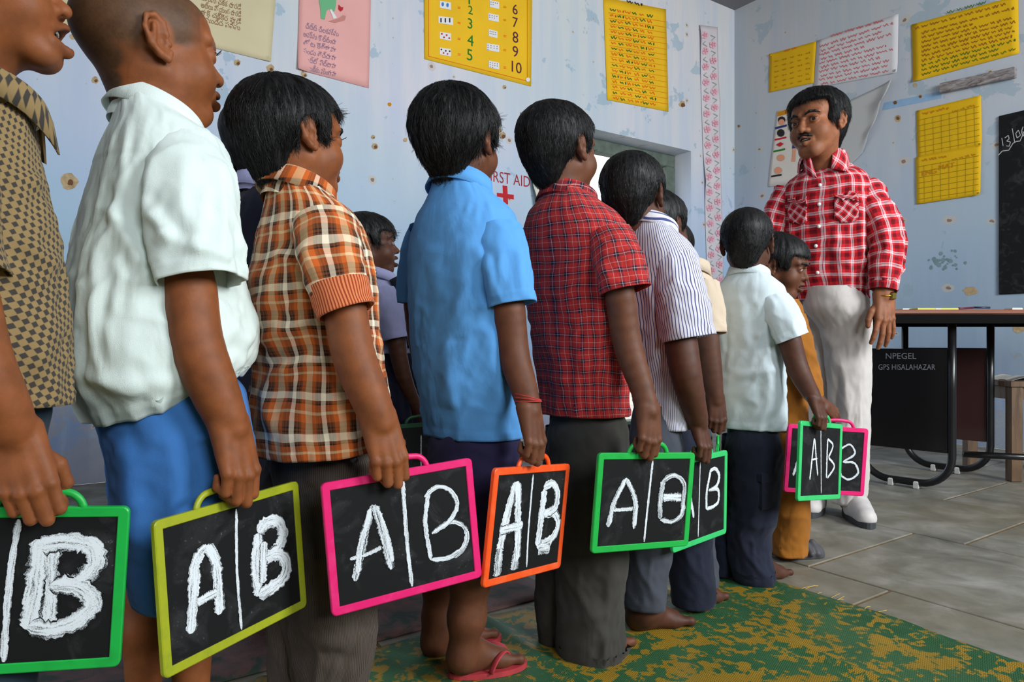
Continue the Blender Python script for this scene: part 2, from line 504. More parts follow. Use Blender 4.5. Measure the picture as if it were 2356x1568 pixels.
def wall_mat(name, dark=1.0):
    m, nt, b = new_mat(name)
    g = nt.nodes.new('ShaderNodeNewGeometry').outputs['Position']
    sx = nt.nodes.new('ShaderNodeSeparateXYZ'); lk(nt, g, sx.inputs[0])
    k = lambda r, gg, bb: tuple(c * dark for c in srgb(r, gg, bb)[:3]) + (1,)
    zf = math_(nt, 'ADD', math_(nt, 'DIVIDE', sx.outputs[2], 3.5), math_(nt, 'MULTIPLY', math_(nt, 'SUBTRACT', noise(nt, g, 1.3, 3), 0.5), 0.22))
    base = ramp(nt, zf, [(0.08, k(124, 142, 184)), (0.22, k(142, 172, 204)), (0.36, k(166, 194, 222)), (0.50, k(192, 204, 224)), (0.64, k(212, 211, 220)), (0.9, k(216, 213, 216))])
    streak = noise(nt, mapping(nt, g, (9, 9, 0.7)), 1.0, 4, 0.6)
    base = mixc(nt, math_(nt, 'MULTIPLY', ramp(nt, streak, [(0.38, gray(1)), (0.58, gray(0))]), 0.42), base, k(178, 193, 221))
    base = mixc(nt, math_(nt, 'MULTIPLY', ramp(nt, noise(nt, g, 0.9, 3), [(0.4, gray(0)), (0.7, gray(1))]), 0.35), base, k(178, 205, 205))
    # flaked patches of the older coat
    pf = math_(nt, 'ADD', noise(nt, g, 5.5, 5, 0.6, 0.3), math_(nt, 'MULTIPLY', math_(nt, 'SUBTRACT', noise(nt, g, 1.1, 2), 0.5), 0.55))
    patch = ramp(nt, pf, [(0.605, gray(0)), (0.625, gray(1))])
    base = mixc(nt, math_(nt, 'MULTIPLY', patch, 0.6), base, k(146, 176, 196))
    # plaster laid bare low on the wall
    low = math_(nt, 'SUBTRACT', noise(nt, g, 5.5, 6, 0.65, 0.4), math_(nt, 'MULTIPLY', sx.outputs[2], 0.26))
    lowm = ramp(nt, low, [(0.40, gray(0)), (0.44, gray(1))])
    base = mixc(nt, math_(nt, 'MULTIPLY', lowm, 0.6), base, mixc(nt, noise(nt, g, 11, 3), k(128, 138, 146), k(178, 168, 172)))
    if dark < 1: base = mixc(nt, 0.42, base, k(160, 172, 180))
    # nail holes with tan rings
    vo = nt.nodes.new('ShaderNodeTexVoronoi'); vo.voronoi_dimensions = '2D'; vo.inputs['Scale'].default_value = 5.0; vo.inputs['Randomness'].default_value = 1.0
    wn = nt.nodes.new('ShaderNodeTexNoise'); wn.inputs['Scale'].default_value = 18; lk(nt, g, wn.inputs['Vector'])
    add = nt.nodes.new('ShaderNodeVectorMath'); add.operation = 'MULTIPLY_ADD'
    cx2 = nt.nodes.new('ShaderNodeCombineXYZ'); lk(nt, math_(nt, 'MULTIPLY', sx.outputs[0], 1.25), cx2.inputs[0]); lk(nt, sx.outputs[2], cx2.inputs[1])
    lk(nt, wn.outputs['Color'], add.inputs[0]); add.inputs[1].default_value = (0.03, 0.03, 0.0); lk(nt, cx2.outputs[0], add.inputs[2])
    lk(nt, add.outputs[0], vo.inputs['Vector'])
    dist = math_(nt, 'MULTIPLY', vo.outputs['Distance'], 1.0)
    sc = nt.nodes.new('ShaderNodeSeparateColor'); lk(nt, vo.outputs['Color'], sc.inputs[0])
    rad = math_(nt, 'MULTIPLY', math_(nt, 'POWER', math_(nt, 'SUBTRACT', sc.outputs[0], 0.45, True), 1.6), 0.38)
    ring = math_(nt, 'LESS_THAN', dist, rad)
    hole = math_(nt, 'LESS_THAN', dist, math_(nt, 'MULTIPLY', rad, 0.38))
    base = mixc(nt, math_(nt, 'MULTIPLY', ring, 0.6), base, k(200, 188, 172))
    base = mixc(nt, math_(nt, 'MULTIPLY', hole, 0.8), base, k(128, 96, 72))
    lk(nt, base, b.inputs['Base Color'])
    b.inputs['Roughness'].default_value = 0.9; b.inputs['Specular IOR Level'].default_value = 0.15
    h = math_(nt, 'SUBTRACT', math_(nt, 'MULTIPLY', noise(nt, g, 14, 6), 0.7), math_(nt, 'ADD', math_(nt, 'MULTIPLY', patch, 0.25), hole))
    bump(nt, b, h, 0.35, 0.006)
    return m

def stone_mat(name):
    m, nt, b = new_mat(name)
    g = nt.nodes.new('ShaderNodeNewGeometry').outputs['Position']
    f = noise(nt, mapping(nt, g, (1, 1, 1)), 5, 6, 0.62, 0.5)
    c = ramp(nt, f, [(0.25, srgb(86, 86, 78)), (0.5, srgb(126, 124, 114)), (0.75, srgb(166, 163, 158))])
    f2 = noise(nt, g, 1.7, 4)
    c = mixc(nt, math_(nt, 'MULTIPLY', ramp(nt, f2, [(0.4, gray(0)), (0.65, gray(1))]), 0.4), c, srgb(118, 104, 74))
    sp = ramp(nt, noise(nt, g, 34, 4, 0.7), [(0.68, gray(0)), (0.74, gray(1))])
    c = mixc(nt, math_(nt, 'MULTIPLY', sp, 0.35), c, srgb(205, 202, 198))
    lk(nt, c, b.inputs['Base Color'])
    lk(nt, ramp(nt, noise(nt, g, 9, 4), [(0.3, gray(0.34)), (0.7, gray(0.62))]), b.inputs['Roughness'])
    b.inputs['Specular IOR Level'].default_value = 0.5
    bump(nt, b, noise(nt, g, 28, 5), 0.25, 0.004)
    return m

def mat_green(name):
    """woven plastic mat: strands, mustard sprays on green"""
    m, nt, b = new_mat(name)
    uv = coord(nt, 'UV')
    sx = nt.nodes.new('ShaderNodeSeparateXYZ'); lk(nt, uv, sx.inputs[0])
    # mirrored repeat of the spray pattern along both axes
    def tri(o, p): return math_(nt, 'ABSOLUTE', math_(nt, 'SUBTRACT', math_(nt, 'FRACT', math_(nt, 'DIVIDE', o, p)), 0.5))
    cm = nt.nodes.new('ShaderNodeCombineXYZ')
    lk(nt, tri(sx.outputs[0], 0.62), cm.inputs[0]); lk(nt, tri(sx.outputs[1], 0.74), cm.inputs[1])
    q = cm.outputs[0]
    blob = noise(nt, q, 24, 2.0, 0.55, 0.4)
    big = noise(nt, q, 5, 1, 0.5, 0.4)
    f = math_(nt, 'ADD', math_(nt, 'MULTIPLY', blob, 0.62), math_(nt, 'MULTIPLY', big, 0.42))
    jag = noise(nt, mapping(nt, uv, (120, 300, 1)), 1.0, 1)
    f = math_(nt, 'ADD', f, math_(nt, 'MULTIPLY', math_(nt, 'SUBTRACT', jag, 0.5), 0.20))
    mask = ramp(nt, f, [(0.50, gray(0)), (0.52, gray(1))])
    green = mixc(nt, noise(nt, uv, 6, 3), srgb(38, 84, 54), srgb(66, 112, 70))
    gold = mixc(nt, noise(nt, uv, 7, 3), srgb(136, 106, 28), srgb(172, 138, 44))
    c = mixc(nt, mask, green, gold)
    # border band of dark-green checks along the long edge
    edge = math_(nt, 'MULTIPLY', math_(nt, 'LESS_THAN', sx.outputs[0], 0.12), math_(nt, 'GREATER_THAN', math_(nt, 'ADD', noise(nt, uv, 36, 1), math_(nt, 'MULTIPLY', tri(sx.outputs[1], 0.09), 0.5)), 0.60))
    c = mixc(nt, edge, c, srgb(44, 92, 56))
    st = math_(nt, 'SINE', math_(nt, 'MULTIPLY', sx.outputs[1], 1500))
    st2 = math_(nt, 'SINE', math_(nt, 'MULTIPLY', sx.outputs[0], 620))
    h = math_(nt, 'MULTIPLY', st, st2)
    lines = ramp(nt, math_(nt, 'ADD', math_(nt, 'MULTIPLY', st, 0.5), 0.5), [(0.0, gray(0.62)), (0.5, gray(1.0))])
    c = mixc(nt, 0.8, c, mixc(nt, 1.0, c, lines, 'MULTIPLY'))
    lk(nt, c, b.inputs['Base Color'])
    b.inputs['Roughness'].default_value = 0.45; b.inputs['Specular IOR Level'].default_value = 0.35
    bump(nt, b, h, 0.3, 0.002)
    return m

def mat_maroon(name):
    m, nt, b = new_mat(name)
    uv = coord(nt, 'UV')
    f = noise(nt, uv, 16, 4, 0.6, 0.6)
    c = ramp(nt, f, [(0.38, srgb(44, 60, 50)), (0.45, srgb(84, 66, 62)), (0.62, srgb(112, 76, 72))], 'LINEAR')
    lk(nt, c, b.inputs['Base Color']); b.inputs['Roughness'].default_value = 0.7
    bump(nt, b, noise(nt, mapping(nt, uv, (300, 60, 1)), 1, 2), 0.3, 0.002)
    return m

def wood_mat(name, c1, c2, scale=(3, 40, 40), rough=0.5):
    m, nt, b = new_mat(name)
    f = noise(nt, mapping(nt, coord(nt), scale), 1.0, 5, 0.6, 0.8)
    lk(nt, ramp(nt, f, [(0.3, c1), (0.7, c2)]), b.inputs['Base Color'])
    b.inputs['Roughness'].default_value = rough
    bump(nt, b, f, 0.2, 0.002)
    return m

def paper_mat(name, color, var=0.05):
    m, nt, b = new_mat(name)
    g = coord(nt)
    f = noise(nt, g, 3, 5)
    d = tuple(c * (1 - var * 1.6) for c in color[:3]) + (1,); l = tuple(min(1, c * (1 + var)) for c in color[:3]) + (1,)
    lk(nt, ramp(nt, f, [(0.3, d), (0.7, l)]), b.inputs['Base Color'])
    b.inputs['Roughness'].default_value = 0.7; b.inputs['Specular IOR Level'].default_value = 0.2
    bump(nt, b, noise(nt, g, 7, 2), 0.10, 0.003)
    return m
# ------------------------------------------------------------------ the room
def on_left(px, py, off=0.0):
    r = (px - CX) / FPX; Y = (B_LEFT - off) / (UX - UY * r)
    return np.array([r * Y * UX + Y * UY, CAMZ + (CY - py) / FPX * Y, Y])      # a, z, depth
def on_back(px, py, off=0.0):
    r = (px - CX) / FPX; Y = (A_BACK - off) / (UX * r + UY)
    return np.array([-r * Y * UY + Y * UX, CAMZ + (CY - py) / FPX * Y, Y])     # b, z, depth
class Wall:
    def __init__(s, left): s.left = left
    def hit(s, px, py): return on_left(px, py) if s.left else on_back(px, py)
    def P(s, q, z, off): return W(q, B_LEFT - off, z) if s.left else W(A_BACK - off, q, z)
    def right(s): return U if s.left else -N
    def sgn(s): return 1.0 if s.left else -1.0
WL, WB = Wall(True), Wall(False)

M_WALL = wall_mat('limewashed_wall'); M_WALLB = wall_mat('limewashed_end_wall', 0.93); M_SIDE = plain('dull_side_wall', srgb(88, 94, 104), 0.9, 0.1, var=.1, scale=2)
def wall_boxes(name, boxes, mat, a_const=None):
    mb = MB()
    for a0, a1, b0, b1, z0, z1 in boxes:
        mb.box(W((a0 + a1) / 2, (b0 + b1) / 2, (z0 + z1) / 2), U, N, (0, 0, 1), (a1 - a0) / 2, (b1 - b0) / 2, (z1 - z0) / 2)
    return tag(mb.build(name, mat), kind='structure')
DA0, DA1, DZ = 3.20, 4.40, 2.21
T = 0.30
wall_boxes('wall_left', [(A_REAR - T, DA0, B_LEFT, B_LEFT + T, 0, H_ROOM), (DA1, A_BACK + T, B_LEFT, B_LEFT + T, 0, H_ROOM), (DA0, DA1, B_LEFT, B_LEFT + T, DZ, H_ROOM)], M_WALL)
wall_boxes('wall_back', [(A_BACK, A_BACK + T, B_RIGHT - T, B_LEFT, 0, H_ROOM)], M_WALLB)
rb = []; prev = A_REAR
for a0, a1 in WIN_RIGHT:
    rb += [(prev, a0, B_RIGHT - 0.1, B_RIGHT, 0, H_ROOM), (a0, a1, B_RIGHT - 0.1, B_RIGHT, 0, WIN_Z[0]), (a0, a1, B_RIGHT - 0.1, B_RIGHT, WIN_Z[1], H_ROOM)]
    prev = a1
rb.append((prev, A_BACK, B_RIGHT - 0.1, B_RIGHT, 0, H_ROOM))
wall_boxes('wall_right', rb, M_SIDE)
wall_boxes('wall_rear', [(A_REAR - 0.1, A_REAR, B_RIGHT, -0.1, 0, H_ROOM), (A_REAR - 0.1, A_REAR, 1.3, B_LEFT, 0, H_ROOM), (A_REAR - 0.1, A_REAR, -0.1, 1.3, 2.35, H_ROOM)], M_SIDE)
wall_boxes('ceiling', [(A_REAR - 0.1, A_BACK + T, B_RIGHT - 0.1, B_LEFT + T, H_ROOM, H_ROOM + 0.12)], plain('ceiling_whitewash', srgb(128, 128, 130), 0.9, 0.1))
M_GROUND = plain('dry_earth', srgb(190, 180, 165), 0.95, 0.1, var=0.2, scale=3)
tag(MB().box((0, 0, -0.16), U, N, (0, 0, 1), 14, 14, 0.05).build('ground', M_GROUND), kind='structure')

floor = wall_boxes('floor', [(A_REAR - 0.1, A_BACK, B_RIGHT - 0.1, B_LEFT, -0.10, -0.0035)], plain('floor_mortar', srgb(112, 88, 60), 0.9, 0.2, var=0.25, scale=20))
M_STONE = stone_mat('worn_floor_stone')
known = {0: [-1.35, -0.72, 0.02, 0.55, 1.20, 1.86, 2.5, 3.1], 1: [-1.6, -0.95, -0.3, 0.36, 1.04, 1.7, 2.35, 3.05], -1: [-1.5, -0.9, -0.25, 0.34, 0.96, 1.6, 2.2, 2.9, 3.4]}
for row in range(-5, 5):
    a0 = 1.90 + 0.635 * row; a1 = min(a0 + 0.635, A_BACK)
    js = known.get(row) or [(-1.7 + 0.13 * ((row * 7) % 5)) + 0.64 * i for i in range(9)]
    js = [B_RIGHT] + [j for j in js if B_RIGHT + 0.2 < j < B_LEFT - 0.15] + [B_LEFT]
    for b0, b1 in zip(js[:-1], js[1:]):
        g = 0.0045; zt = random.uniform(-0.0012, 0.0008)
        mb = MB().box(W((a0 + a1) / 2, (b0 + b1) / 2, zt - 0.011), U, N, (0, 0, 1), (a1 - a0) / 2 - g, (b1 - b0) / 2 - g, 0.011, 0.002)
        mb.build('floor_stone', M_STONE, floor)

def floor_mat(name, a0, a1, b0, b1, zt, mat, creases, label, nx=150, ny=110, wig=0.01):
    a = np.linspace(a0, a1, nx); b = np.linspace(b0, b1, ny); A, B = np.meshgrid(a, b, indexing='ij')
    z = zt + 0.0025 * (1 + vnoise(A * 3, B * 3, 0 * A)) 
    for ac, w, hgt, slope in creases:
        z = z + hgt * np.exp(-((A - ac - slope * (B - 0.5) - 0.015 * vnoise(B * 4, A * 0 + ac * 9, A * 0)) / w) ** 2) * (0.7 + 0.3 * vnoise(B * 3, A * 0 + ac, A * 0))
    eA = np.where(A >= a1 - 1e-6, wig * vnoise(B * 7, B * 0, B * 0), 0); eB = np.where(B >= b1 - 1e-6, wig * vnoise(A * 7, B * 0, B * 0), 0)
    P = (A + eA)[..., None] * U + (B + eB)[..., None] * N; P[..., 2] = z
    Pb = P.copy(); Pb[..., 2] -= 0.0035
    V = np.concatenate([P.reshape(-1, 3), Pb.reshape(-1, 3)])
    i = np.arange(nx * ny).reshape(nx, ny); k = nx * ny
    q = np.stack([i[:-1, :-1], i[1:, :-1], i[1:, 1:], i[:-1, 1:]], -1).reshape(-1, 4)
    F = [q, q[:, ::-1] + k]
    for e in (i[0, :], i[-1, ::-1], i[::-1, 0], i[:, -1]):
        F.append(np.stack([e[:-1], e[1:], e[1:] + k, e[:-1] + k], 1))
    F = np.concatenate(F)
    uvv = np.stack([(a1 - A).ravel(), B.ravel()], 1); uvv = np.concatenate([uvv, uvv])
    o = mesh_obj(name, V, F, mat, None, True, uvs=uvv[F.ravel()])
    return tag(o, label, 'mat')
floor_mat('woven_mat', -0.9, 1.70, -1.5, 1.42, 0.003, mat_green('woven_green_mat'),
          [(1.66, 0.014, 0.008, 0.02), (1.36, 0.012, 0.010, 0.03), (1.12, 0.010, 0.008, -0.02), (0.86, 0.012, 0.011, 0.04), (0.60, 0.010, 0.009, 0.0), (0.34, 0.012, 0.008, 0.03), (0.1, 0.01, 0.008, 0)],
          'creased green and mustard woven plastic mat under the row of boys')
floor_mat('woven_mat', -1.8, 1.15, 1.445, 2.9, 0.003, mat_maroon('woven_maroon_mat'),
          [(0.5, 0.012, 0.007, 0.0), (-0.2, 0.012, 0.007, 0.0)], 'dark maroon woven mat on the floor behind the boys', 60, 40)
M_STRAW = plain('straw', srgb(188, 160, 70), 0.7)
mb = MB()
for i in range(16):
    b = random.choice([random.uniform(0.85, 1.15), random.uniform(-0.2, 1.3)]); a = 1.69 + random.uniform(0, 0.02); l = random.uniform(0.015, 0.06); s = random.uniform(-0.25, 0.25)
    p0 = W(a, b, 0.006); p2 = W(a + l, b + s * l, 0.004); pm = (p0 + p2) / 2 + (0, 0, random.uniform(0.0, 0.003))
    mb.tube(spline([p0, pm, p2], 6), 0.0008, 5)
tag(mb.build('straw_fringe', M_STRAW), 'loose straw ends along the edge of the green woven mat', 'straw', kind='stuff')

# doorway in the long wall
M_FRAME = plain('weathered_green_wood', srgb(98, 110, 100), 0.7, 0.3, var=0.25, scale=14)
M_LEAF = wood_mat('grey_door_wood', srgb(84, 96, 104), srgb(120, 132, 140))
fb = B_LEFT + 0.17; fw = 0.05
door = tag(MB().box(W((DA0 + DA1) / 2, fb + 0.04, DZ - fw), U, N, (0, 0, 1), (DA1 - DA0) / 2, 0.04, fw, 0.006).build('door_1', M_FRAME), kind='structure')
for a in (DA0 + fw, DA1 - fw):
    MB().box(W(a, fb + 0.04, (DZ - 2 * fw) / 2), U, N, (0, 0, 1), fw, 0.04, (DZ - 2 * fw) / 2, 0.006).build('door_jamb', M_FRAME, door)
MB().box(W((DA0 + DA1) / 2, fb + 0.04, 0.02), U, N, (0, 0, 1), (DA1 - DA0) / 2, 0.06, 0.02, 0.004).build('threshold', M_FRAME, door)
leaf = MB()
lw = 0.46; ca, sa = math.cos(math.radians(132)), math.sin(math.radians(132))
la = -ca * U + sa * N; ln = sa * U + ca * N; hinge = W(DA1 - 2 * fw, fb + 0.08, 0)
leaf.box(hinge + la * lw / 2 + np.array([0, 0, 1.05]), la, ln, (0, 0, 1), lw / 2, 0.014, 1.03, 0.003)
lf = leaf.build('door_leaf', M_LEAF, door)
pm_ = MB()
for zc in (0.35, 1.0, 1.68):
    pm_.box(hinge + la * lw / 2 + np.array([0, 0, zc]) - ln * 0.018, la, ln, (0, 0, 1), lw / 2 - 0.08, 0.006, 0.24, 0.004)
pm_.build('panel', M_LEAF, lf)

# ------------------------------------------------------------------ papers on the walls
def sheet(name, wall, corners, mat, label, cat='poster', off=0.006, curl=None, nu=14, nv=14, group=None):
    """paper whose four corners (top-left, top-right, bottom-right, bottom-left) touch the wall"""
    q = [wall.hit(*c)[:2] for c in corners]
    V = []
    for k in (0, 1):
        for j in range(nv + 1):
            for i in range(nu + 1):
                u, v = i / nu, j / nv
                s = (q[0] * (1 - u) + q[1] * u) * (1 - v) + (q[3] * (1 - u) + q[2] * u) * v
                o = off + 0.0012 * float(vnoise(u * 3, v * 3, 1.7))
                if curl:
                    for cu, cv, rad, amt in curl:
                        dd = math.hypot(u - cu, v - cv)
                        if dd < rad: o += amt * (1 - dd / rad) ** 2
                V.append(wall.P(s[0], s[1], o - k * 0.0012))
    n1 = (nu + 1) * (nv + 1); F = []
    for j in range(nv):
        for i in range(nu):
            a = j * (nu + 1) + i; F.append((a + nu + 1, a + nu + 2, a + 1, a)); F.append((a + n1, a + 1 + n1, a + nu + 2 + n1, a + nu + 1 + n1))
    for i in range(nu):
        F.append((i, i + 1, i + 1 + n1, i + n1)); b_ = nv * (nu + 1) + i; F.append((b_ + n1, b_ + 1 + n1, b_ + 1, b_))
    for j in range(nv):
        a = j * (nu + 1); F.append((a + n1, a + nu + 1 + n1, a + nu + 1, a)); b_ = a + nu; F.append((b_, b_ + nu + 1, b_ + nu + 1 + n1, b_ + n1))
    o = mesh_obj(name, V, F, mat)
    return tag(o, label, cat, group)

_font_cache = {}
def glyphs(text, extrude=0.0):
    if text in _font_cache: return _font_cache[text]
    c = bpy.data.curves.new('text', 'FONT'); c.body = text; c.size = 1.0; c.align_x = 'LEFT'; c.resolution_u = 3; c.fill_mode = 'FRONT'
    o = bpy.data.objects.new('text', c); COL.objects.link(o)
    dg = bpy.context.evaluated_depsgraph_get()
    me = bpy.data.meshes.new_from_object(o.evaluated_get(dg))
    v = np.array([x.co[:] for x in me.vertices]).reshape(-1, 3); f = [tuple(p.vertices) for p in me.polygons]
    bpy.data.objects.remove(o); bpy.data.curves.remove(c); bpy.data.meshes.remove(me)
    _font_cache[text] = (v, f)
    return v, f

class Print:
    """flat print or paint lying on a wall paper, joined by colour"""
    def __init__(s, wall, off=0.0085): s.w = wall; s.off = off; s.mb = MB()
    def text(s, px, py, txt, hpx, wpx=None, slant=0.0):
        v, f = glyphs(txt)
        if not len(v): return s
        q0 = s.w.hit(px, py); sc = hpx / FPX * q0[2] / 0.72
        x0 = v[:, 0].min(); xs = (v[:, 0] - x0) * sc; ys = v[:, 1] * sc
        if wpx:
            q1 = s.w.hit(px + wpx, py); xs = xs * (abs(q1[0] - q0[0]) / (xs.max() + 1e-9))
        s.mb.add([s.w.P(q0[0] + s.w.sgn() * x, q0[1] + y + slant * x, s.off) for x, y in zip(xs, ys)], f)
        return s
    def poly(s, pts, off=0.0):
        q = [s.w.hit(*p) for p in pts]
        s.mb.add([s.w.P(a[0], a[1], s.off + off) for a in q], [tuple(range(len(pts) - 1, -1, -1))]); return s
    def line(s, pts, wpx, off=0.0):
        for (x0, y0), (x1, y1) in zip(pts[:-1], pts[1:]):
            d = nrm([x1 - x0, y1 - y0]); n = np.array([-d[1], d[0]]) * wpx / 2
            s.poly([(x0 + n[0], y0 + n[1]), (x0 - n[0], y0 - n[1]), (x1 - n[0], y1 - n[1]), (x1 + n[0], y1 + n[1])], off)
        return s
    def scrawl(s, x0, y0, x1, y1, h, wpx=1.4, word=26, seed=0):
        """a line of cramped handwriting"""
        r = random.Random(seed); L = math.hypot(x1 - x0, y1 - y0); t = 0
        dx, dy = (x1 - x0) / L, (y1 - y0) / L
        while t < L:
            wl = min(r.uniform(0.5, 1.3) * word, L - t); pts = []
            k = max(3, int(wl / (h * 0.42)))
            for i in range(k + 1):
                tt = t + wl * i / k; yy = (0.45 if i % 2 else -0.45) * h * r.uniform(0.35, 1)
                pts.append((x0 + dx * tt, y0 + dy * tt + yy))
            s.line(pts, wpx); t += wl + h * 0.6
        return s
    def disc(s, px, py, rx, ry=None, n=9, off=0.0):
        ry = rx if ry is None else ry
        return s.poly([(px + rx * math.cos(2 * math.pi * i / n), py + ry * math.sin(2 * math.pi * i / n)) for i in range(n)], off)
    def build(s, name, mat, parent):
        o = s.mb.build(name, mat, parent)
        if name in ('writing', 'figures', 'equals_sign', 'seed', 'tally', 'drop', 'vine', 'heading', 'ruled_line', 'chalk_writing', 'picture', 'caption', 'ruled_border', 'flower_centre'): o['kind'] = 'stuff'
        return o

INK = {k: plain('ink_' + k, v, 0.7, 0.2) for k, v in dict(teal=srgb(70, 110, 120), brown=srgb(150, 112, 80), grey=srgb(150, 125, 150), green=srgb(36, 120, 40), plum=srgb(92, 44, 60), orange=srgb(232, 120, 20),
       white=srgb(228, 226, 228), blue=srgb(60, 130, 190), navy=srgb(45, 55, 110), red=srgb(188, 40, 50), rose=srgb(212, 96, 104), leaf=srgb(110, 180, 130), olive=srgb(150, 130, 20), black=srgb(40, 38, 40),
       pink=srgb(232, 170, 185), skin=srgb(216, 150, 120), ochre=srgb(196, 130, 20), darkgreen=srgb(70, 110, 40)).items()}
P_CREAM = paper_mat('cream_paper', srgb(212, 200, 164)); P_PINK = paper_mat('pink_paper', srgb(232, 172, 168)); P_YEL = paper_mat('yellow_paper', srgb(240, 190, 36)); P_YEL2 = paper_mat('old_yellow_paper', srgb(222, 176, 22))
P_WHITE = paper_mat('white_paper', srgb(208, 206, 210)); P_PLAST = plain('plastic_sheet', srgb(178, 180, 182), 0.32, 0.5)

p = sheet('poster', WL, [(40, -150), (300, -95), (300, 96), (50, 38)], P_CREAM, 'cream poster with teal handwriting between the two nearest boys\' heads')
Print(WL).text(104, 14, 'బారాడు బౌరం', 16, 80, -0.0).text(104, -22, 'బాలలు రండి', 16, 90).build('writing', INK['teal'], p)
p = sheet('poster', WL, [(350, -130), (640, -75), (622, 143), (352, 76)], P_CREAM, 'cream poster with brown handwriting behind the shaved head', curl=[(1, 1, 0.2, 0.01)])
w = Print(WL)
for i, t in enumerate(['చమ్మ చక్క చారడే', 'అట్లు పోయంగ చారడే', 'కాకి చక్కెర పాడే', 'ముద్ద పప్పు']):
    w.text(462 + (10 if i == 3 else 0), 5 + i * 17 - 4, t, 13, 92 if i < 3 else 80)
w.build('writing', INK['brown'], p)
p = sheet('poster', WL, [(692, -150), (855, -118), (848, 203), (683, 160)], P_PINK, 'pink poster with a green parrot and grey rhyme', curl=[(0, 1, 0.25, 0.02)])
w = Print(WL)
for i, t in enumerate(['చిట్టి చిలకమ్మ', 'అమ్మ కొట్టిందా', 'తోట కెళ్ళావా', 'పండు తెచ్చావా', 'గూట్లో పెట్టావా', 'గుటుక్కు మింగావా']):
    w.text(697 + (5 if i == 0 else 0), 66 + i * 19, t, 13, 76)
w.build('writing', INK['grey'], p)
Print(WL).poly([(738, -60), (778, -60), (771, 18), (768, 28), (757, 22), (750, 26), (746, 46), (737, 44), (736, 20), (733, 5)]).build('parrot', INK['leaf'], p)
Print(WL, 0.009).poly([(757, 23), (762, 23), (774, 42), (766, 45)]).build('tail', INK['white'], p)
Print(WL, 0.0092).poly([(754, 50), (776, 44), (788, 36), (795, 38), (792, 48), (770, 54)]).build('branch', plain('ink_branch', srgb(196, 130, 120), 0.7), p)
Print(WL, 0.0094).poly([(778, 12), (784, 18), (789, 18), (787, 25), (782, 28), (777, 22)]).build('fruit', INK['red'], p)

chart = sheet('number_chart', WL, [(974, -118), (1224, -66), (1221, 199), (976, 136)], P_YEL, 'large yellow number chart showing 1 to 10 with picture cards', 'poster')
for i, t in enumerate('12345'): Print(WL).text(1077 - i * 1.0, [10, 32, 65, 104, 138][i], t, [26, 20, 24, 26, 27][i]).build('numeral', INK['green'], chart)
for i, t in enumerate(['6', '7', '8', '9', '10']): Print(WL).text(1178 - (2 if t == '10' else 0), [32, 62, 97, 130, 165][i], t, [24, 24, 26, 26, 26][i]).build('numeral', INK['plum'], chart)
dots_r = Print(WL, 0.0094); dots_k = Print(WL, 0.0094); dots_b = Print(WL, 0.0094); eq = Print(WL)
for i in range(5):
    x0, y0 = [(1010, 3), (1007, 38), (1010, 74), (1010, 110), (1010, -30)][i]; ww = 26 if i != 1 else 34
    Print(WL).poly([(x0, y0), (x0 + ww, y0 + 4), (x0 + ww, y0 + 21), (x0, y0 + 16)]).build('picture_card', INK['white'], chart)
    eq.line([(1052, y0 + 14), (1058, y0 + 15)], 1.5).line([(1052, y0 + 17), (1058, y0 + 18)], 1.5)
    if i == 0: dots_b.disc(x0 + 7, y0 + 8, 3, 5).disc(x0 + 18, y0 + 10, 3, 5)
    if i == 1:
        for k in range(3): dots_k.line([(x0 + 6 + 10 * k, y0 + 5), (x0 + 6 + 10 * k, y0 + 15)], 3)
    if i == 2:
        for dx, dy in ((5, 5), (10, 13), (16, 8), (22, 15)): dots_r.disc(x0 + dx, y0 + dy, 2.2)
    if i == 3:
        for k, (dx, dy) in enumerate(((4, 5), (9, 13), (14, 8), (18, 15), (23, 9))): (dots_r if k % 2 else dots_k).disc(x0 + dx, y0 + dy, 2)
for i in range(5):
    x0, y0 = [(1125, 1), (1122, 31), (1123, 68), (1118, 100), (1123, 140)][i]; ww = [22, 24, 20, 29, 24][i]
    Print(WL).poly([(x0, y0), (x0 + ww, y0 + 5), (x0 + ww, y0 + 21), (x0, y0 + 16)]).build('picture_card', INK['white'], chart)
    eq.line([(1157, y0 + 14), (1163, y0 + 15)], 1.5).line([(1157, y0 + 17), (1163, y0 + 18)], 1.5)
    for k in range(6 + i):
        dots_k.disc(x0 + 3 + (ww - 6) * (k % 4) / 3.3, y0 + 5 + 5 * (k // 4) + (k % 4), 1.1, 1.1, 6)
dots_r.build('seed', INK['red'], chart); dots_k.build('tally', INK['black'], chart); dots_b.build('drop', INK['blue'], chart); eq.build('equals_sign', INK['orange'], chart)
Print(WL).line([(985, -100), (985, 130), (1212, 187), (1212, -60)], 1.2).build('ruled_border', INK['orange'], chart)
for i, (x, y) in enumerate(((1213, 184), )):
    Print(WL, 0.0096).disc(x, y, 5, 5).build('pasted_corner', INK['white'], chart)

p = sheet('poster', WL, [(1387, -6), (1531, 22), (1537, 257), (1396, 230)], P_YEL, 'yellow poster crowded with orange and green figures above the doorway')
wo, wg, wk = Print(WL), Print(WL), Print(WL)
for i in range(17):
    yy = 22 + i * 12.6
    for j in range(6):
        x0 = 1402 + j * 17 + i * 0.45; sl = 0.16
        (wg if (i * 3 + j * 2) % 5 < 2 else wo).scrawl(x0, yy + (x0 - 1396) * sl, x0 + 13.5, yy + (x0 + 13.5 - 1396) * sl, 8, 1.9, 14, i * 31 + j)
for i in range(16): wo.line([(1398 + i * 0.5, 30 + i * 12.6), (1530 + i * 0.4, 51 + i * 12.6)], 0.8)
wk.scrawl(1441, 4, 1476, 12, 8, 1.8, 20, 3)
wo.build('figures', INK['orange'], p); wg.build('writing', INK['darkgreen'], p); wk.build('heading', INK['black'], p)

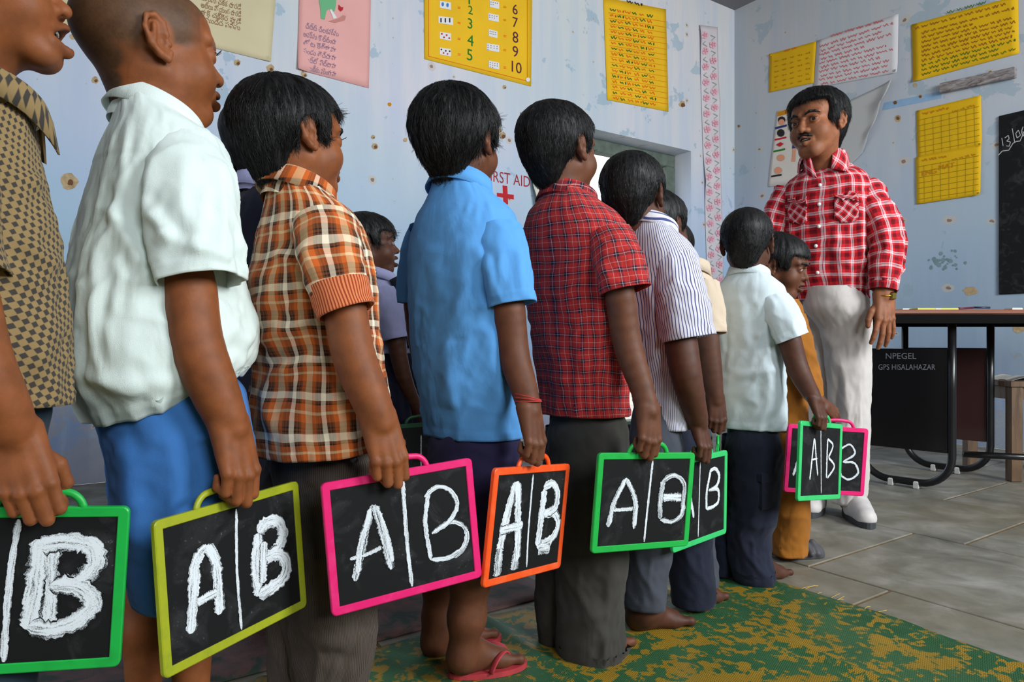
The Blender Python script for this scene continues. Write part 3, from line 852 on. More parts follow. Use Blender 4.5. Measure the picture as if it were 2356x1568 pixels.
g = sheet('paper_garland', WL, [(1607, 58), (1649, 63), (1663, 640), (1626, 652)], paper_mat('garland_paper', srgb(214, 206, 212)), 'long white paper strip of pink flowers hanging by the room corner', 'decoration', 0.008, curl=[(0, 0.05, 0.2, 0.02), (1, 0.3, 0.12, 0.015), (0, 0.6, 0.15, 0.02), (1, 0.85, 0.15, 0.02)], nv=60)
M_PETAL = plain('petal_pink', srgb(228, 176, 190), 0.8)
fl, fd, vn = Print(WL, 0.014), Print(WL, 0.0155), Print(WL, 0.0135)
for i in range(16):
    y = 82 + i * 36; c = 1618 + (y - 60) * 0.031
    for dx, dy in ((0, 0), (19, 22)):
        for k in range(5):
            an = k * 1.257 + i; fl.disc(c + dx + 4.5 * math.cos(an), y + dy + 4.5 * math.sin(an), 4.2, 4.6, 8)
        fl.build('flower', M_PETAL, g); fl = Print(WL, 0.014)
        fd.disc(c + dx, y + dy, 2.6, 2.8, 7)
    vn.line([(c + 2, y + 14), (c - 4, y + 20), (c + 6, y + 26)], 1.6).line([(c + 14, y), (c + 24, y + 5), (c + 16, y + 12)], 1.6)
fd.build('flower_centre', plain('petal_rose', srgb(222, 150, 164), 0.8), g); vn.build('vine', plain('vine_green', srgb(150, 168, 158), 0.8), g)

t1 = Print(WL, 0.0012).text(1117, 415, 'FIRST AID BOX', 27, 157)
o = mesh_obj('painted_sign', np.concatenate(t1.mb.v), t1.mb.f, plain('sign_red', srgb(150, 40, 52), 0.8), None, False)
tag(o, 'red painted words FIRST AID BOX with a red cross on the blue wall', 'sign')
Print(WL, 0.0012).poly([(1156, 426), (1167, 428), (1169, 470), (1158, 470)]).build('cross', INK['red'], o)
Print(WL, 0.0014).poly([(1143, 443), (1182, 448), (1182, 459), (1143, 452)]).build('cross', INK['red'], o)
cal = sheet('wall_calendar', WL, [(1196, 258), (1322, 292), (1312, 500), (1226, 476)], paper_mat('calendar_paper', srgb(214, 214, 200)), 'curling calendar hung on the wall behind the red-checked boy\'s head', 'calendar', 0.02, curl=[(0, 1, 0.5, 0.06)])
w = Print(WL, 0.05)
c1 = Print(WL, 0.023).poly([(1199, 262), (1214, 266), (1211, 286), (1203, 276)]).build('picture', INK['orange'], cal)

# end wall
p = sheet('poster', WB, [(1772, 125), (1879, 95), (1873, 191), (1770, 213)], P_YEL2, 'small yellow timetable left of the white rules sheet', curl=[(0, 0, 0.2, 0.01)])
w = Print(WB)
for i in range(6):
    for j in range(5): w.scrawl(1783 + j * 18, 142 + i * 12 - j * 4.6, 1792 + j * 18, 140 + i * 12 - j * 4.6, 5, 1.2, 9, i * 9 + j)
w.build('figures', INK['ochre'], p)
Print(WB).scrawl(1806, 118, 1838, 109, 6, 1.5, 14, 5).build('heading', INK['orange'], p)
p = sheet('poster', WB, [(1880, 94), (2068, 32), (2066, 167), (1873, 203)], P_WHITE, 'white sheet of red handwritten rules above the teacher\'s head', curl=[(1, 1, 0.2, 0.015)])
w = Print(WB)
w.scrawl(1912, 84, 2034, 47, 8, 1.5, 26, 77)
for i in range(10):
    y = 108 + i * 9.6; sl = 0.32 - i * 0.014
    w.scrawl(1886 + (i % 2) * 4, y, [2056, 2030, 2052, 1990, 2040, 2056, 2026, 2050, 2044, 2046][i], y - sl * ([170, 144, 166, 104, 154, 170, 140, 164, 158, 160][i]), 8.2, 1.3, 20, i)
w.build('writing', INK['rose'], p)
p = sheet('poster', WB, [(2098, 57), (2343, -10), (2346, 123), (2102, 189)], P_YEL2, 'large yellow sheet of dense brown handwriting high on the end wall', curl=[(0, 1, 0.15, 0.012)])
w, w2 = Print(WB), Print(WB)
w2.scrawl(2180, 30, 2270, 6, 9, 1.8, 26, 3)
for i in range(11):
    y = 66 + i * 10.6; x0 = 2122 if i else 2106; x1 = [2320, 2335, 2240, 2330, 2338, 2334, 2336, 2330, 2338, 2300, 2338][i]
    (w2 if i in (8, 9, 10) else w).scrawl(x0, y, x1, y - 0.27 * (x1 - x0), 8.4, 1.4, 18, 100 + i)
w.build('writing', plain('ink_sepia', srgb(150, 84, 20), 0.8), p); w2.build('writing', INK['darkgreen'], p)
for k, (cs, lab) in enumerate((([(2109, 255), (2258, 219), (2260, 335), (2112, 363)], 'yellow lined timetable, the upper of two beside the chalkboard'), ([(2108, 362), (2259, 333), (2257, 448), (2110, 470)], 'yellow lined timetable, the lower of two beside the chalkboard'))):
    p = sheet('poster', WB, cs, P_YEL2, lab, off=0.006 + 0.003 * k, curl=[(1, 1, 0.2, 0.012)])
    w, w2 = Print(WB, 0.0085 + 0.003 * k), Print(WB, 0.0086 + 0.003 * k)
    (a, b, c, d) = [np.array(q, float) for q in cs]
    B_ = lambda u, v: tuple((a * (1 - u) + b * u) * (1 - v) + (d * (1 - u) + c * u) * v)
    for i in range(1, 8): w.line([B_(0.03, 0.1 + i * 0.115), B_(0.97, 0.1 + i * 0.115)], 1.0)
    for i in range(1, 8): w.line([B_(i * 0.128, 0.2), B_(i * 0.128, 0.97)], 0.8)
    w2.scrawl(*B_(0.1, 0.1), *B_(0.5, 0.1), 8, 1.6, 16, 40 + k).scrawl(*B_(0.56, 0.2), *B_(0.92, 0.17), 8, 1.5, 18, 44 + k)
    if k: w2.text(*B_(0.1, 0.42), 'ENG', 12).text(*B_(0.36, 0.36), 'MAT', 12)
    w.build('ruled_line', INK['olive'], p); w2.build('writing', INK['ochre'], p)
sheet('plastic_sheet', WB, [(1925, 246), (2058, 184), (1985, 352), (1918, 420)], P_PLAST, 'limp grey plastic sheet hanging behind the teacher', 'sheet', 0.01, curl=[(1, 0.3, 0.35, 0.05), (1, 0, 0.3, 0.03), (1, 0.7, 0.3, 0.03)], nu=24, nv=24)
bc = sheet('body_chart', WB, [(1789, 256), (1858, 238), (1846, 420), (1768, 430)], paper_mat('chart_paper', srgb(214, 208, 200)), 'printed body parts chart on the wall behind the teacher\'s shoulder', 'poster')
Print(WB).poly([(1790, 258), (1856, 241), (1855, 252), (1790, 268)]).build('heading_band', INK['ochre'], bc)
w = Print(WB, 0.009); w.disc(1800, 276, 9, 8).disc(1798, 306, 9, 9).build('picture', INK['black'], bc)
Print(WB, 0.0094).disc(1800, 281, 7, 7).disc(1798, 363, 9, 8).disc(1792, 392, 9, 8).poly([(1830, 300), (1848, 296), (1845, 330), (1826, 334)]).poly([(1826, 340), (1833, 338), (1831, 372), (1823, 372)]).build('picture', INK['skin'], bc)
Print(WB, 0.0096).poly([(1785, 293), (1812, 286), (1812, 291), (1785, 298)]).poly([(1826, 320), (1842, 318), (1840, 340), (1824, 342)]).build('caption', INK['navy'], bc)
Print(WB, 0.0096).poly([(1784, 320), (1811, 314), (1811, 318), (1783, 324)]).poly([(1787, 333), (1797, 327), (1805, 331), (1796, 338)]).build('caption', INK['red'], bc)
Print(WB, 0.0096).poly([(1781, 347), (1808, 341), (1808, 345), (1781, 351)]).build('caption', INK['green'], bc)
Print(WB, 0.0096).poly([(1776, 404), (1800, 400), (1800, 404), (1776, 408)]).build('caption', INK['black'], bc)

# peg strip on the end wall
q0, q1 = WB.hit(2168, 205), WB.hit(2340, 168)
c = (WB.P(q0[0], q0[1], 0.02) + WB.P(q1[0], q1[1], 0.02)) / 2
strip = MB().box(c, nrm(WB.P(q1[0], q1[1], 0) - WB.P(q0[0], q0[1], 0)), U, (0, 0, 1), abs(q1[0] - q0[0]) / 2, 0.018, 0.032, 0.004).build('peg_strip', wood_mat('peeling_wood', srgb(70, 50, 45), srgb(170, 165, 165), (16, 16, 60)))
tag(strip, 'weathered wooden strip fixed to the end wall under a yellow sheet', 'wood strip')
# bare plaster and old paint patches on the walls
wall_l, wall_b = bpy.data.objects['wall_left'], bpy.data.objects['wall_back']
M_TAN = plain('bare_plaster', srgb(178, 156, 122), 0.95, 0.1, var=.25, scale=40); M_HOLE = plain('nail_hole', srgb(112, 80, 58), 0.95, 0.1); M_BAND = plain('old_blue_paint', srgb(140, 172, 204), 0.9, 0.1, var=.08); M_MOULD = plain('mould', srgb(118, 144, 150), 0.95, 0.1, var=.2, scale=40)
def blotch(wl, par, px, py, r, mat, seed, name='plaster_patch', off=.0012, sq=1.0):
    rr = random.Random(seed); n = 14
    Print(wl, off).poly([(px + r * rr.uniform(.75, 1.15) * math.cos(2 * math.pi * i / n), py + sq * r * rr.uniform(.75, 1.15) * math.sin(2 * math.pi * i / n)) for i in range(n)]).build(name, mat, par)
for i, (x, y, r, h) in enumerate(((160, 418, 20, 7), (219, 184, 9, 4), (168, 84, 8, 0), (546, 144, 8, 4), (622, 158, 10, 4), (862, 336, 8, 4), (858, 315, 5, 2), (896, 240, 5, 0), (1156, 312, 9, 5), (1150, 300, 5, 2), (932, 322, 5, 0), (700, 172, 7, 3), (1160, 200, 5, 2), (1569, 240, 8, 5))):
    blotch(WL, wall_l, x, y, r, M_TAN if i != 7 else INK['ochre'], i)
    if h: blotch(WL, wall_l, x + 2, y + 2, h, M_HOLE, i + 50, 'nail_hole', .002)
for i, (x, y, r, h) in enumerate(((2234, 668, 18, 0), (2343, 756, 16, 0), (2060, 236, 5, 4), (2118, 222, 5, 3), (2106, 196, 5, 0), (2066, 272, 8, 4), (1700, 290, 4, 2))):
    blotch(WB, wall_b, x, y, r, M_TAN, i + 80, sq=.6 if r > 12 else 1)
    if h: blotch(WB, wall_b, x, y, h, M_HOLE, i + 150, 'nail_hole', .003)
Print(WB, .0008).poly([(2034, 236), (2096, 224), (2167, 209), (2166, 226), (2098, 240), (2030, 254)]).build('paint_band', M_BAND, wall_b)
for i in range(34):
    blotch(WB, wall_b, random.gauss(2176, 17), random.gauss(602, 10), random.uniform(1.5, 5), M_MOULD, i + 300, 'mould_spot', .0010 + .00002 * i)
# chalkboard
qa, qb = WB.hit(2297, 268), WB.hit(2303, 677)
b0 = (qa[0] + qb[0]) / 2; b1 = b0 - 1.7; z1, z0 = qa[1], qb[1]
cb = MB().box(W(A_BACK - 0.006, (b0 + b1) / 2, (z0 + z1) / 2), U, N, (0, 0, 1), 0.006, abs(b1 - b0) / 2, (z1 - z0) / 2, 0.003).build('chalkboard', board_mat('painted_chalkboard'))
tag(cb, 'black chalkboard on the end wall with a chalked date', 'chalkboard')
M_CHALKW = plain('chalk_line', srgb(176, 178, 180), 0.95, 0.1)
w = Print(WB, 0.0135)
for st in ([(2307, 318), (2310, 336)], [(2314, 318), (2322, 312), (2324, 320), (2318, 325), (2327, 327), (2324, 337), (2317, 336)], [(2331, 296), (2337, 330)], [(2345, 300), (2339, 308), (2342, 318), (2350, 312), (2345, 300)],
           [(2356, 292), (2352, 304), (2356, 314), (2361, 306), (2354, 304)], [(2365, 280), (2372, 312)], [(2299, 358), (2308, 348), (2323, 346), (2333, 330), (2340, 326), (2349, 325), (2358, 304), (2372, 300)]):
    w.line(st, 1.8)
w.build('chalk_writing', M_CHALKW, cb)

# ------------------------------------------------------------------ desk and stool
M_BLACK = plain('black_enamel', srgb(22, 22, 24), 0.28, 0.5); M_TOP = wood_mat('desk_top_wood', srgb(104, 50, 22), srgb(132, 66, 30), (3, 30, 30), 0.5)
M_PANEL = plain('black_panel', srgb(20, 19, 20), 0.22, 0.5); M_PANEL2 = plain('brown_panel', srgb(64, 42, 40), 0.12, 0.6); M_CLAMP = plain('white_plastic', srgb(200, 200, 195), 0.5)
E2, S2 = np.array([0.76, 0.65, 0]), np.array([-0.65, 0.76, 0])
A2 = np.array([1.93, 3.05, 0]); wU = 0.388; tU = 0.54
desk = empty('teacher_desk', A2, 'dark desk with bent black tube legs beside the teacher', 'desk')
def u_frame(o):
    zt = 0.745; r = 0.13; rt = 0.0165; P = [o + (0, 0, zt), o + (0, 0, r + 0.02)]
    path = [o + (0, 0, zt), o + (0, 0, 0.45), o + np.array([0, 0, r + 0.012 + rt])]
    for k in range(1, 8):
        an = k / 8 * math.pi / 2; path.append(o + S2 * (r - r * math.cos(an)) + np.array([0, 0, rt + 0.012 + r - r * math.sin(an)]))
    path.append(o + S2 * r + (0, 0, rt + 0.012)); path.append(o + S2 * (wU - r) + np.array([0, 0, rt + 0.012]))
    for k in range(1, 9):
        an = k / 8 * math.pi / 2; path.append(o + S2 * (wU - r + r * math.sin(an)) + np.array([0, 0, rt + 0.012 + r - r * math.cos(an)]))
    path += [o + S2 * wU + np.array([0, 0, 0.45]), o + S2 * wU + np.array([0, 0, zt])]
    f = MB().tube(path, rt, 12).build('leg', M_BLACK, desk, True)
    for t in (0.36, 0.64):
        c = o + S2 * wU * t + np.array([0, 0, 0.018]); MB().box(c, S2, E2, (0, 0, 1), 0.010, 0.021, 0.0175, 0.004).build('foot_clamp', M_CLAMP, f)
u_frame(A2); u_frame(A2 + E2 * tU)
def panel(o, mat, nm):
    c = o + S2 * wU / 2 + np.array([0, 0, 0.405]); return MB().box(c, S2, E2, (0, 0, 1), wU / 2 - 0.017, 0.006, 0.23, 0.002).build(nm, mat, desk)
pn = panel(A2, M_PANEL, 'modesty_panel'); panel(A2 + E2 * tU, M_PANEL2, 'end_panel')
def on_panel(px, py):
    r = (px - CX) / FPX; n = E2; o = A2 - E2 * 0.0075
    Y = (o @ n) / (r * n[0] + n[1]); return pt(px, py, Y)
mbt = MB()
for t, x0, x1, y0, h in (('NPEGEL', 2038, 2108, 825, 14), ('GPS HISALAHAZAR', 2021, 2152, 850, 13)):
    v, f = glyphs(t); xs = (v[:, 0] - v[:, 0].min()) / np.ptp(v[:, 0]); ys = v[:, 1] / 0.72
    mbt.add([on_panel(x0 + (x1 - x0) * a, y0 - h * b) for a, b in zip(xs, ys)], f)
mbt.build('lettering', plain('panel_paint', srgb(128, 128, 136), 0.8), pn)
MB().tube([pt(2216, 1044, 3.22), pt(2460, 1056, 3.10)], 0.015, 10).build('foot_rail', M_BLACK, desk, True)
zt = 0.803
MB().box((2.25, 3.33, zt - 0.009), (1, 0, 0), (0, 1, 0), (0, 0, 1), 0.68, 0.39, 0.009, 0.003).build('desk_top', M_TOP, desk)
MB().box((2.25, 2.965, zt - 0.040), (1, 0, 0), (0, 1, 0), (0, 0, 1), 0.665, 0.012, 0.018).box((2.25, 3.69, zt - 0.040), (1, 0, 0), (0, 1, 0), (0, 0, 1), 0.665, 0.012, 0.018).box((1.6, 3.33, zt - 0.04), (1, 0, 0), (0, 1, 0), (0, 0, 1), 0.012, 0.36, 0.018).build('apron', plain('apron_black', srgb(12, 11, 11), 0.8, 0.08), desk)
def flat_thing(nm, px0, px1, d, h, dep, mat, lab, cat):
    x0, x1 = pt(px0, 0, d)[0], pt(px1, 0, d)[0]
    return tag(MB().box(((x0 + x1) / 2, d, zt + h / 2), (1, 0, 0), (0, 1, 0), (0, 0, 1), (x1 - x0) / 2, dep / 2, h / 2, h * 0.2).build(nm, mat), lab, cat)
flat_thing('notebook', 2060, 2092, 3.16, 0.012, 0.12, plain('page_white', srgb(215, 222, 215), 0.7), 'white notebook by the teacher\'s hand on the desk', 'book')
bk = flat_thing('notebook', 2092, 2184, 3.10, 0.011, 0.13, plain('lime_cover', srgb(200, 205, 70), 0.5), 'lime yellow notebook on the desk', 'book')
MB().box(bk.location + Vector(((pt(2138, 0, 3.1)[0]), 3.035, zt + 0.005)), (1, 0, 0), (0, 1, 0), (0, 0, 1), 0.012, 0.001, 0.004).build('sticker', M_CLAMP, bk)
mb = MB().tube([pt(2206, 709, 3.05), pt(2240, 707.5, 3.1)], 0.0045, 8)
tag(mb.build('pen', plain('pen_maroon', srgb(96, 40, 60), 0.4), None, True), 'maroon pen with blue band lying on the desk', 'pen')
o = MB().tube([(pt(2240, 707, 3.2) * 1.0), pt(2278, 707.5, 3.18)], 0.0045, 8).build('pen', plain('pen_dark', srgb(40, 44, 70), 0.4), None, True)
tag(o, 'dark blue pen lying right of the maroon pen', 'pen')
flat_thing('chalk_eraser', 2320, 2344, 3.1, 0.014, 0.05, plain('eraser_white', srgb(206, 206, 200), 0.8), 'small white eraser near the right end of the desk', 'eraser')

M_STOOL = wood_mat('old_stool_wood', srgb(70, 52, 38), srgb(120, 92, 66), (30, 30, 5))
so = pt(2333, 1100, 3.33); so[2] = 0
stool = empty('wooden_stool', so, 'old wooden stool at the end wall beyond the desk', 'stool')
MB().box(so + (0.19, 0.17, 0.465), (1, 0, 0), (0, 1, 0), (0, 0, 1), 0.225, 0.20, 0.014, 0.003).build('seat', M_STOOL, stool)
for dx in (0, 0.36):
    for dy in (0, 0.32):
        MB().box(so + (dx, dy, 0.2255), (1, 0, 0), (0, 1, 0), (0, 0, 1), 0.026, 0.022, 0.2255, 0.003).build('leg', M_STOOL, stool)
    MB().box(so + (dx, 0.16, 0.42), (0, 1, 0), (1, 0, 0), (0, 0, 1), 0.14, 0.01, 0.03).build('rail', M_STOOL, stool)
MB().box(so + (0.18, 0.0, 0.42), (1, 0, 0), (0, 1, 0), (0, 0, 1), 0.156, 0.01, 0.03).build('rail', M_STOOL, stool)
cl = spline([so + (0.00, 0.05, 0.48), so + (0.06, 0.03, 0.50), so + (0.14, 0.06, 0.488), so + (0.22, 0.04, 0.497)], 14)
mb = MB(); F = []
V = np.concatenate([cl + (0, dy, 0.004 * math.sin(dy * 60)) for dy in np.linspace(-0.02, 0.14, 6)] + [cl + (0, dy, -0.006) for dy in np.linspace(-0.02, 0.14, 6)])
for k in (0, 84):
    F += [(k + j * 14 + i, k + j * 14 + i + 1, k + (j + 1) * 14 + i + 1, k + (j + 1) * 14 + i) for j in range(5) for i in range(13)]
for i in range(13): F += [(i, i + 1, i + 85, i + 84), (70 + i + 1, 70 + i, 154 + i, 154 + i + 1)]
tag(mesh_obj('duster_cloth', V, F, plain('cloth_white', srgb(214, 214, 208), 0.9)), 'crumpled white cloth lying on the wooden stool', 'cloth')
# ------------------------------------------------------------------ people: building blocks
def loft(rows, n, seam=math.pi / 2, disp=None, lip=0.0, lip2=0.0, uper=None):
    """rows: dict arrays c(K,3) e1(K,3) e2(K,3) a(K) b(K) exp; closed tube; inner lips at the ends give the cloth thickness"""
    c, e1, e2, a, b = (np.asarray(rows[k], float) for k in ('c', 'e1', 'e2', 'a', 'b'))
    K = len(c); th = seam + np.linspace(0, 2 * math.pi, n, endpoint=False)
    ex = rows.get('exp', 2.0); ct, st = np.cos(th), np.sin(th)
    X = np.sign(ct) * np.abs(ct) ** (2 / ex); Y = np.sign(st) * np.abs(st) ** (2 / ex)
    P = c[:, None, :] + a[:, None, None] * X[None, :, None] * e1[:, None, :] + b[:, None, None] * Y[None, :, None] * e2[:, None, :]
    if 'shift' in rows: P = P + rows['shift'](X, Y)
    per = uper or 2 * math.pi * np.sqrt((np.max(a) ** 2 + np.max(b) ** 2) / 2)
    Lv = np.concatenate([[0], np.cumsum(np.linalg.norm(np.diff(c, axis=0), axis=1))])
    u = np.linspace(0, per, n + 1); 
    du = np.roll(P, -1, 1) - np.roll(P, 1, 1); dv = np.gradient(P, axis=0)
    nor = np.cross(du, dv); nor /= np.linalg.norm(nor, axis=2)[..., None] + 1e-9
    out = np.sign(((P - c[:, None, :]) * nor).sum(2).mean()) or 1.0
    nor *= out
    if disp is not None: P = P + nor * disp(P, u[None, :-1], Lv[:, None], nor)[..., None]
    rowsP = [P[k] for k in range(K)]; rv = list(Lv)
    if lip > 0:
        cc = P[-1].mean(0); din = (cc - P[-1]); din /= np.linalg.norm(din, axis=1)[:, None] + 1e-9
        up = P[-4] - P[-1]
        rowsP += [P[-1] + din * lip, P[-1] + din * lip + up * 1.0, P[-4] + din * lip * 1.6 + up]; rv += [rv[-1] + 0.001, rv[-1] - 0.01, rv[-1] - 0.02]
    P2 = np.stack(rowsP); K2 = len(P2); i = np.arange(K2 * n).reshape(K2, n); j = np.roll(i, -1, 1)
    F = np.stack([i[:-1], j[:-1], j[1:], i[1:]], -1).reshape(-1, 4)
    if out > 0: pass
    uu = np.stack([np.broadcast_to(u[:-1], (K2 - 1, n)), np.broadcast_to(u[1:], (K2 - 1, n)), np.broadcast_to(u[1:], (K2 - 1, n)), np.broadcast_to(u[:-1], (K2 - 1, n))], -1)
    rv = np.array(rv); vv = np.stack([np.broadcast_to(rv[:-1, None], (K2 - 1, n)), np.broadcast_to(rv[:-1, None], (K2 - 1, n)), np.broadcast_to(rv[1:, None], (K2 - 1, n)), np.broadcast_to(rv[1:, None], (K2 - 1, n))], -1)
    uv = np.stack([uu, -vv], -1).reshape(-1, 2)
    if out < 0: F = F[:, ::-1]; uv = uv.reshape(-1, 4, 2)[:, ::-1].reshape(-1, 2)
    return P2.reshape(-1, 3), F, uv

def yaw_axes(phi):
    p = math.radians(phi)
    return np.array([math.sin(p), math.cos(p), 0.0]), np.array([math.cos(p), -math.sin(p), 0.0])   # forward, right

def fold_fn(amp=0.004, seed=0.0, fu=17, fv=5, folds=(), hem=None, total=None, top=0.25, yoke=None):
    def f(P, u, v, nor):
        L = v.max(); t = v / L
        w = vnoise(u * 6 + seed, v * 6, 0 * u + seed) * 0.9
        a = vnoise(u * fu + w + seed, v * fv + 0.7 * w, 0 * u + 3.1 + seed)
        r = 1 - 2 * np.abs(a)
        b = vnoise(u * 34 + seed + 2 * w + v * 18, v * 26 - u * 9, 0 * u + 8.7)
        g = top + (1 - top) * np.clip(t * 1.6, 0, 1)
        d = amp * 1.5 * (0.9 * (np.sign(r) * np.abs(r) ** 1.4) + 0.45 * (1 - 2 * np.abs(b))) * g
        d = d + amp * 0.35 * vnoise(u * 75 + 3 * w, v * 55, 0 * u + seed)
        if folds:
            px = CX + P[..., 0] / P[..., 1] * FPX; py = CY - (P[..., 2] - CAMZ) / P[..., 1] * FPX
            facing = np.clip(-(nor * P / np.linalg.norm(P, axis=-1)[..., None]).sum(-1) * 3, 0, 1)
            for x0, y0, x1, y1, am, wd in folds:
                dx, dy = x1 - x0, y1 - y0; LL = dx * dx + dy * dy
                tt = np.clip(((px - x0) * dx + (py - y0) * dy) / LL, 0, 1)
                dist = np.hypot(px - x0 - tt * dx, py - y0 - tt * dy)
                s = (px - x0) * dy - (py - y0) * dx
                d = d + am * 0.001 * facing * np.exp(-(dist / wd) ** 2) * (1 - (2 * tt - 1) ** 4)
        if hem: d = d + 0.0011 * (v > L - hem)
        if yoke is not None:
            d = d + 0.0012 * np.clip((yoke - v) / 0.004, 0, 1)
        return d
    return f

def silhouette_loft(d, phi, rows, ratio0=0.72, n=96, K=70, exp=2.3, tilt_axis=None, dd=0.0, hem_py=None, top_ratio=None, **kw):
    """rows (py, x_left, x_right[, tilt_m]) read off the picture at distance d; a body section of width:depth = 1:ratio turned by phi is fitted to each"""
    F_, R_ = yaw_axes(phi)
    if hem_py is not None: rows = [((r[0],) + tuple((r[1] + r[2]) / 2 + (q - (r[1] + r[2]) / 2) * .78 for q in r[1:3]) + tuple(r[3:])) if r[0] < hem_py - 6 else r for r in rows]
    r4 = [tuple(r) + (0.0,) * (4 - len(r)) for r in rows]
    Q = interp_rows(r4, K)
    c = []; a = []; b = []; tl = []
    z0 = pxz(Q[0][0], d)
    for py, xl, xr, t in Q:
        ratio = ratio0 + (top_ratio - ratio0) * math.exp(-(z0 - pxz(py, d)) / .030) if top_ratio else ratio0
        D = d + dd; xm = (xl + xr) / 2; an = math.atan((xm - CX) / FPX)
        Lx = np.array([math.cos(an), -math.sin(an), 0.0])
        w = (xr - xl) / 2 * D / FPX * math.cos(an)
        k = math.sqrt((R_ @ Lx) ** 2 + (ratio * (F_ @ Lx)) ** 2)
        c.append(pt(xm, py, D)); a.append(w / k); b.append(w / k * ratio); tl.append(t)
    K = len(c); tl = np.array(tl)
    rowsd = dict(c=c, e1=np.tile(R_, (K, 1)), e2=np.tile(F_, (K, 1)), a=a, b=b, exp=exp)
    if np.any(tl):
        rowsd['shift'] = lambda X, Y: np.stack([np.zeros((K, len(X))), np.zeros((K, len(X))), tl[:, None] * Y[None, :]], -1)
    return loft(rowsd, n, **kw)

def path_loft(pts, radii, n=48, K=34, flat=1.0, ref=(0, 0, 1), exp=2.0, **kw):
    P = spline(pts, K); L = np.concatenate([[0], np.cumsum(np.linalg.norm(np.diff(np.asarray(pts, float), axis=0), axis=1))])
    r = np.interp(np.linspace(0, L[-1], K), L, radii)
    t = np.gradient(P, axis=0); t /= np.linalg.norm(t, axis=1)[:, None]
    e1 = []; e2 = []; x = np.asarray(ref, float)
    for k in range(K):
        a = nrm(x - t[k] * (x @ t[k])); e1.append(a); e2.append(np.cross(t[k], a))
    return loft(dict(c=P, e1=e1, e2=e2, a=r, b=r * flat, exp=exp), n, **kw)

def hand_prims(Wp, D, Nn, size, left=False, curl=(25, 95, 60), thumb='wrap', spread=0.0, fr=1.0):
    """wrist point, direction to the knuckles, back-of-hand normal; unequal fingers bent at three joints, thumb from the side of the palm"""
    D = nrm(D); Nn = nrm(np.asarray(Nn, float) - D * (np.asarray(Nn, float) @ D)); A = np.cross(Nn, D) * (-1 if left else 1)
    T = lambda x, y, z: np.asarray(Wp, float) + size * (x * A + y * D + z * Nn)
    pr = []
    kn = [(.165, .455, .015), (.055, .49, .03), (-.06, .47, .02), (-.165, .425, .0)]
    rk = [.066, .068, .064, .056]; ln = [(.245, .15, .115), (.275, .175, .12), (.25, .165, .115), (.19, .12, .10)]
    for i, (x, y, z) in enumerate(kn):
        pr.append(cone(T(x * .62, -.06, -.01), T(x, y, z - .012), .128 * size, rk[i] * size * 1.05, .03 * size))
    pr.append(ell(T(0, .24, -.02), (.195 * size, .24 * size, .100 * size), .04 * size, rot=np.stack([A, D, Nn], 1)))
    pr.append(cone(T(.10, .10, -.04), T(.17, .30, -.06), .082 * size, .07 * size, .04 * size))
    for i, (x, y, z) in enumerate(kn):
        pr.append(ball(T(x, y, z + .008), rk[i] * size * .98, .02 * size))
        an = 0.0; p = np.array(T(x, y, z - .005)); rr = rk[i] * size * .94 * fr
        sx = spread * (i - 1.5) * -1
        for j, (c_, l) in enumerate(zip(curl, ln[i])):
            an += math.radians(c_ * (1 + 0.06 * (i - 1)))
            dirv = nrm(math.cos(an) * D - math.sin(an) * Nn + sx * A * (1 if j == 0 else 0.8))
            q = p + dirv * l * size
            pr.append(cone(p, q, rr, rr * (.90 if j < 2 else .80), .010 * size if j else .016 * size)); p = q; rr *= .91
    if thumb == 'wrap': tp = [(.10, .12, -.05), (.235, .30, -.12), (.235, .47, -.22), (.15, .55, -.29)]
    else: tp = [(.10, .12, -.03), (.27, .30, -.05), (.32, .48, -.075), (.325, .60, -.09)]
    for j, (q0, q1) in enumerate(zip(tp[:-1], tp[1:])):
        pr.append(cone(T(*q0), T(*q1), [.078, .066, .06][j] * size, [.066, .06, .048][j] * size, .02 * size))
    return pr

def arm_piece(pts, radii, hand=None, h=0.0026):
    m = 11; L = np.concatenate([[0], np.cumsum(np.linalg.norm(np.diff(np.asarray(pts), axis=0), axis=1))]); q = np.linspace(0, L[-1], m)
    ps = spline(pts, m); rs = interp_rows(np.c_[L, np.asarray(radii)], m)[:, 1]
    pr = [cone(ps[i], ps[i + 1], rs[i], rs[i + 1], .008) for i in range(m - 1)]
    if hand: pr += hand
    return sdf_mesh(pr, h)

def foot_prims(heel, toe, width, ankle, ra, k=.02):
    """bare foot from heel to toe tips on the ground, five toes of different lengths; ankle = point above"""
    heel = np.asarray(heel, float); toe = np.asarray(toe, float); F_ = nrm(toe - heel); L = np.linalg.norm(toe - heel); R_ = np.cross(F_, (0, 0, 1))
    g = heel[2]; T = lambda f, r, z: heel + F_ * f * L + R_ * r * width + np.array([0, 0, z])
    w = width
    pr = [ball(T(.13, 0, w * .36), w * .36, k), cone(T(.15, 0, w * .34), T(.70, .12, w * .20), w * .33, w * .22, k), cone(T(.15, -.08, w * .30), T(.66, -.25, w * .17), w * .27, w * .18, k),
          cone(ankle, T(.24, 0, w * .55), ra, w * .38, .03), cone(T(.24, 0, w * .62), T(.66, .08, w * .24), w * .34, w * .2, .03)]
    for i, (r, l, rr) in enumerate(((.30, 1.0, .145), (.08, .97, .105), (-.09, .93, .10), (-.24, .875, .092), (-.37, .81, .086))):
        pr.append(cone(T(.66 - .04 * i, r * .9, w * .17), T(l - .09, r, w * rr * 1.25), w * rr, w * rr * .95, .012))
        pr.append(ball(T(l - .055, r, w * rr), w * rr * 1.02, .008))
    return pr

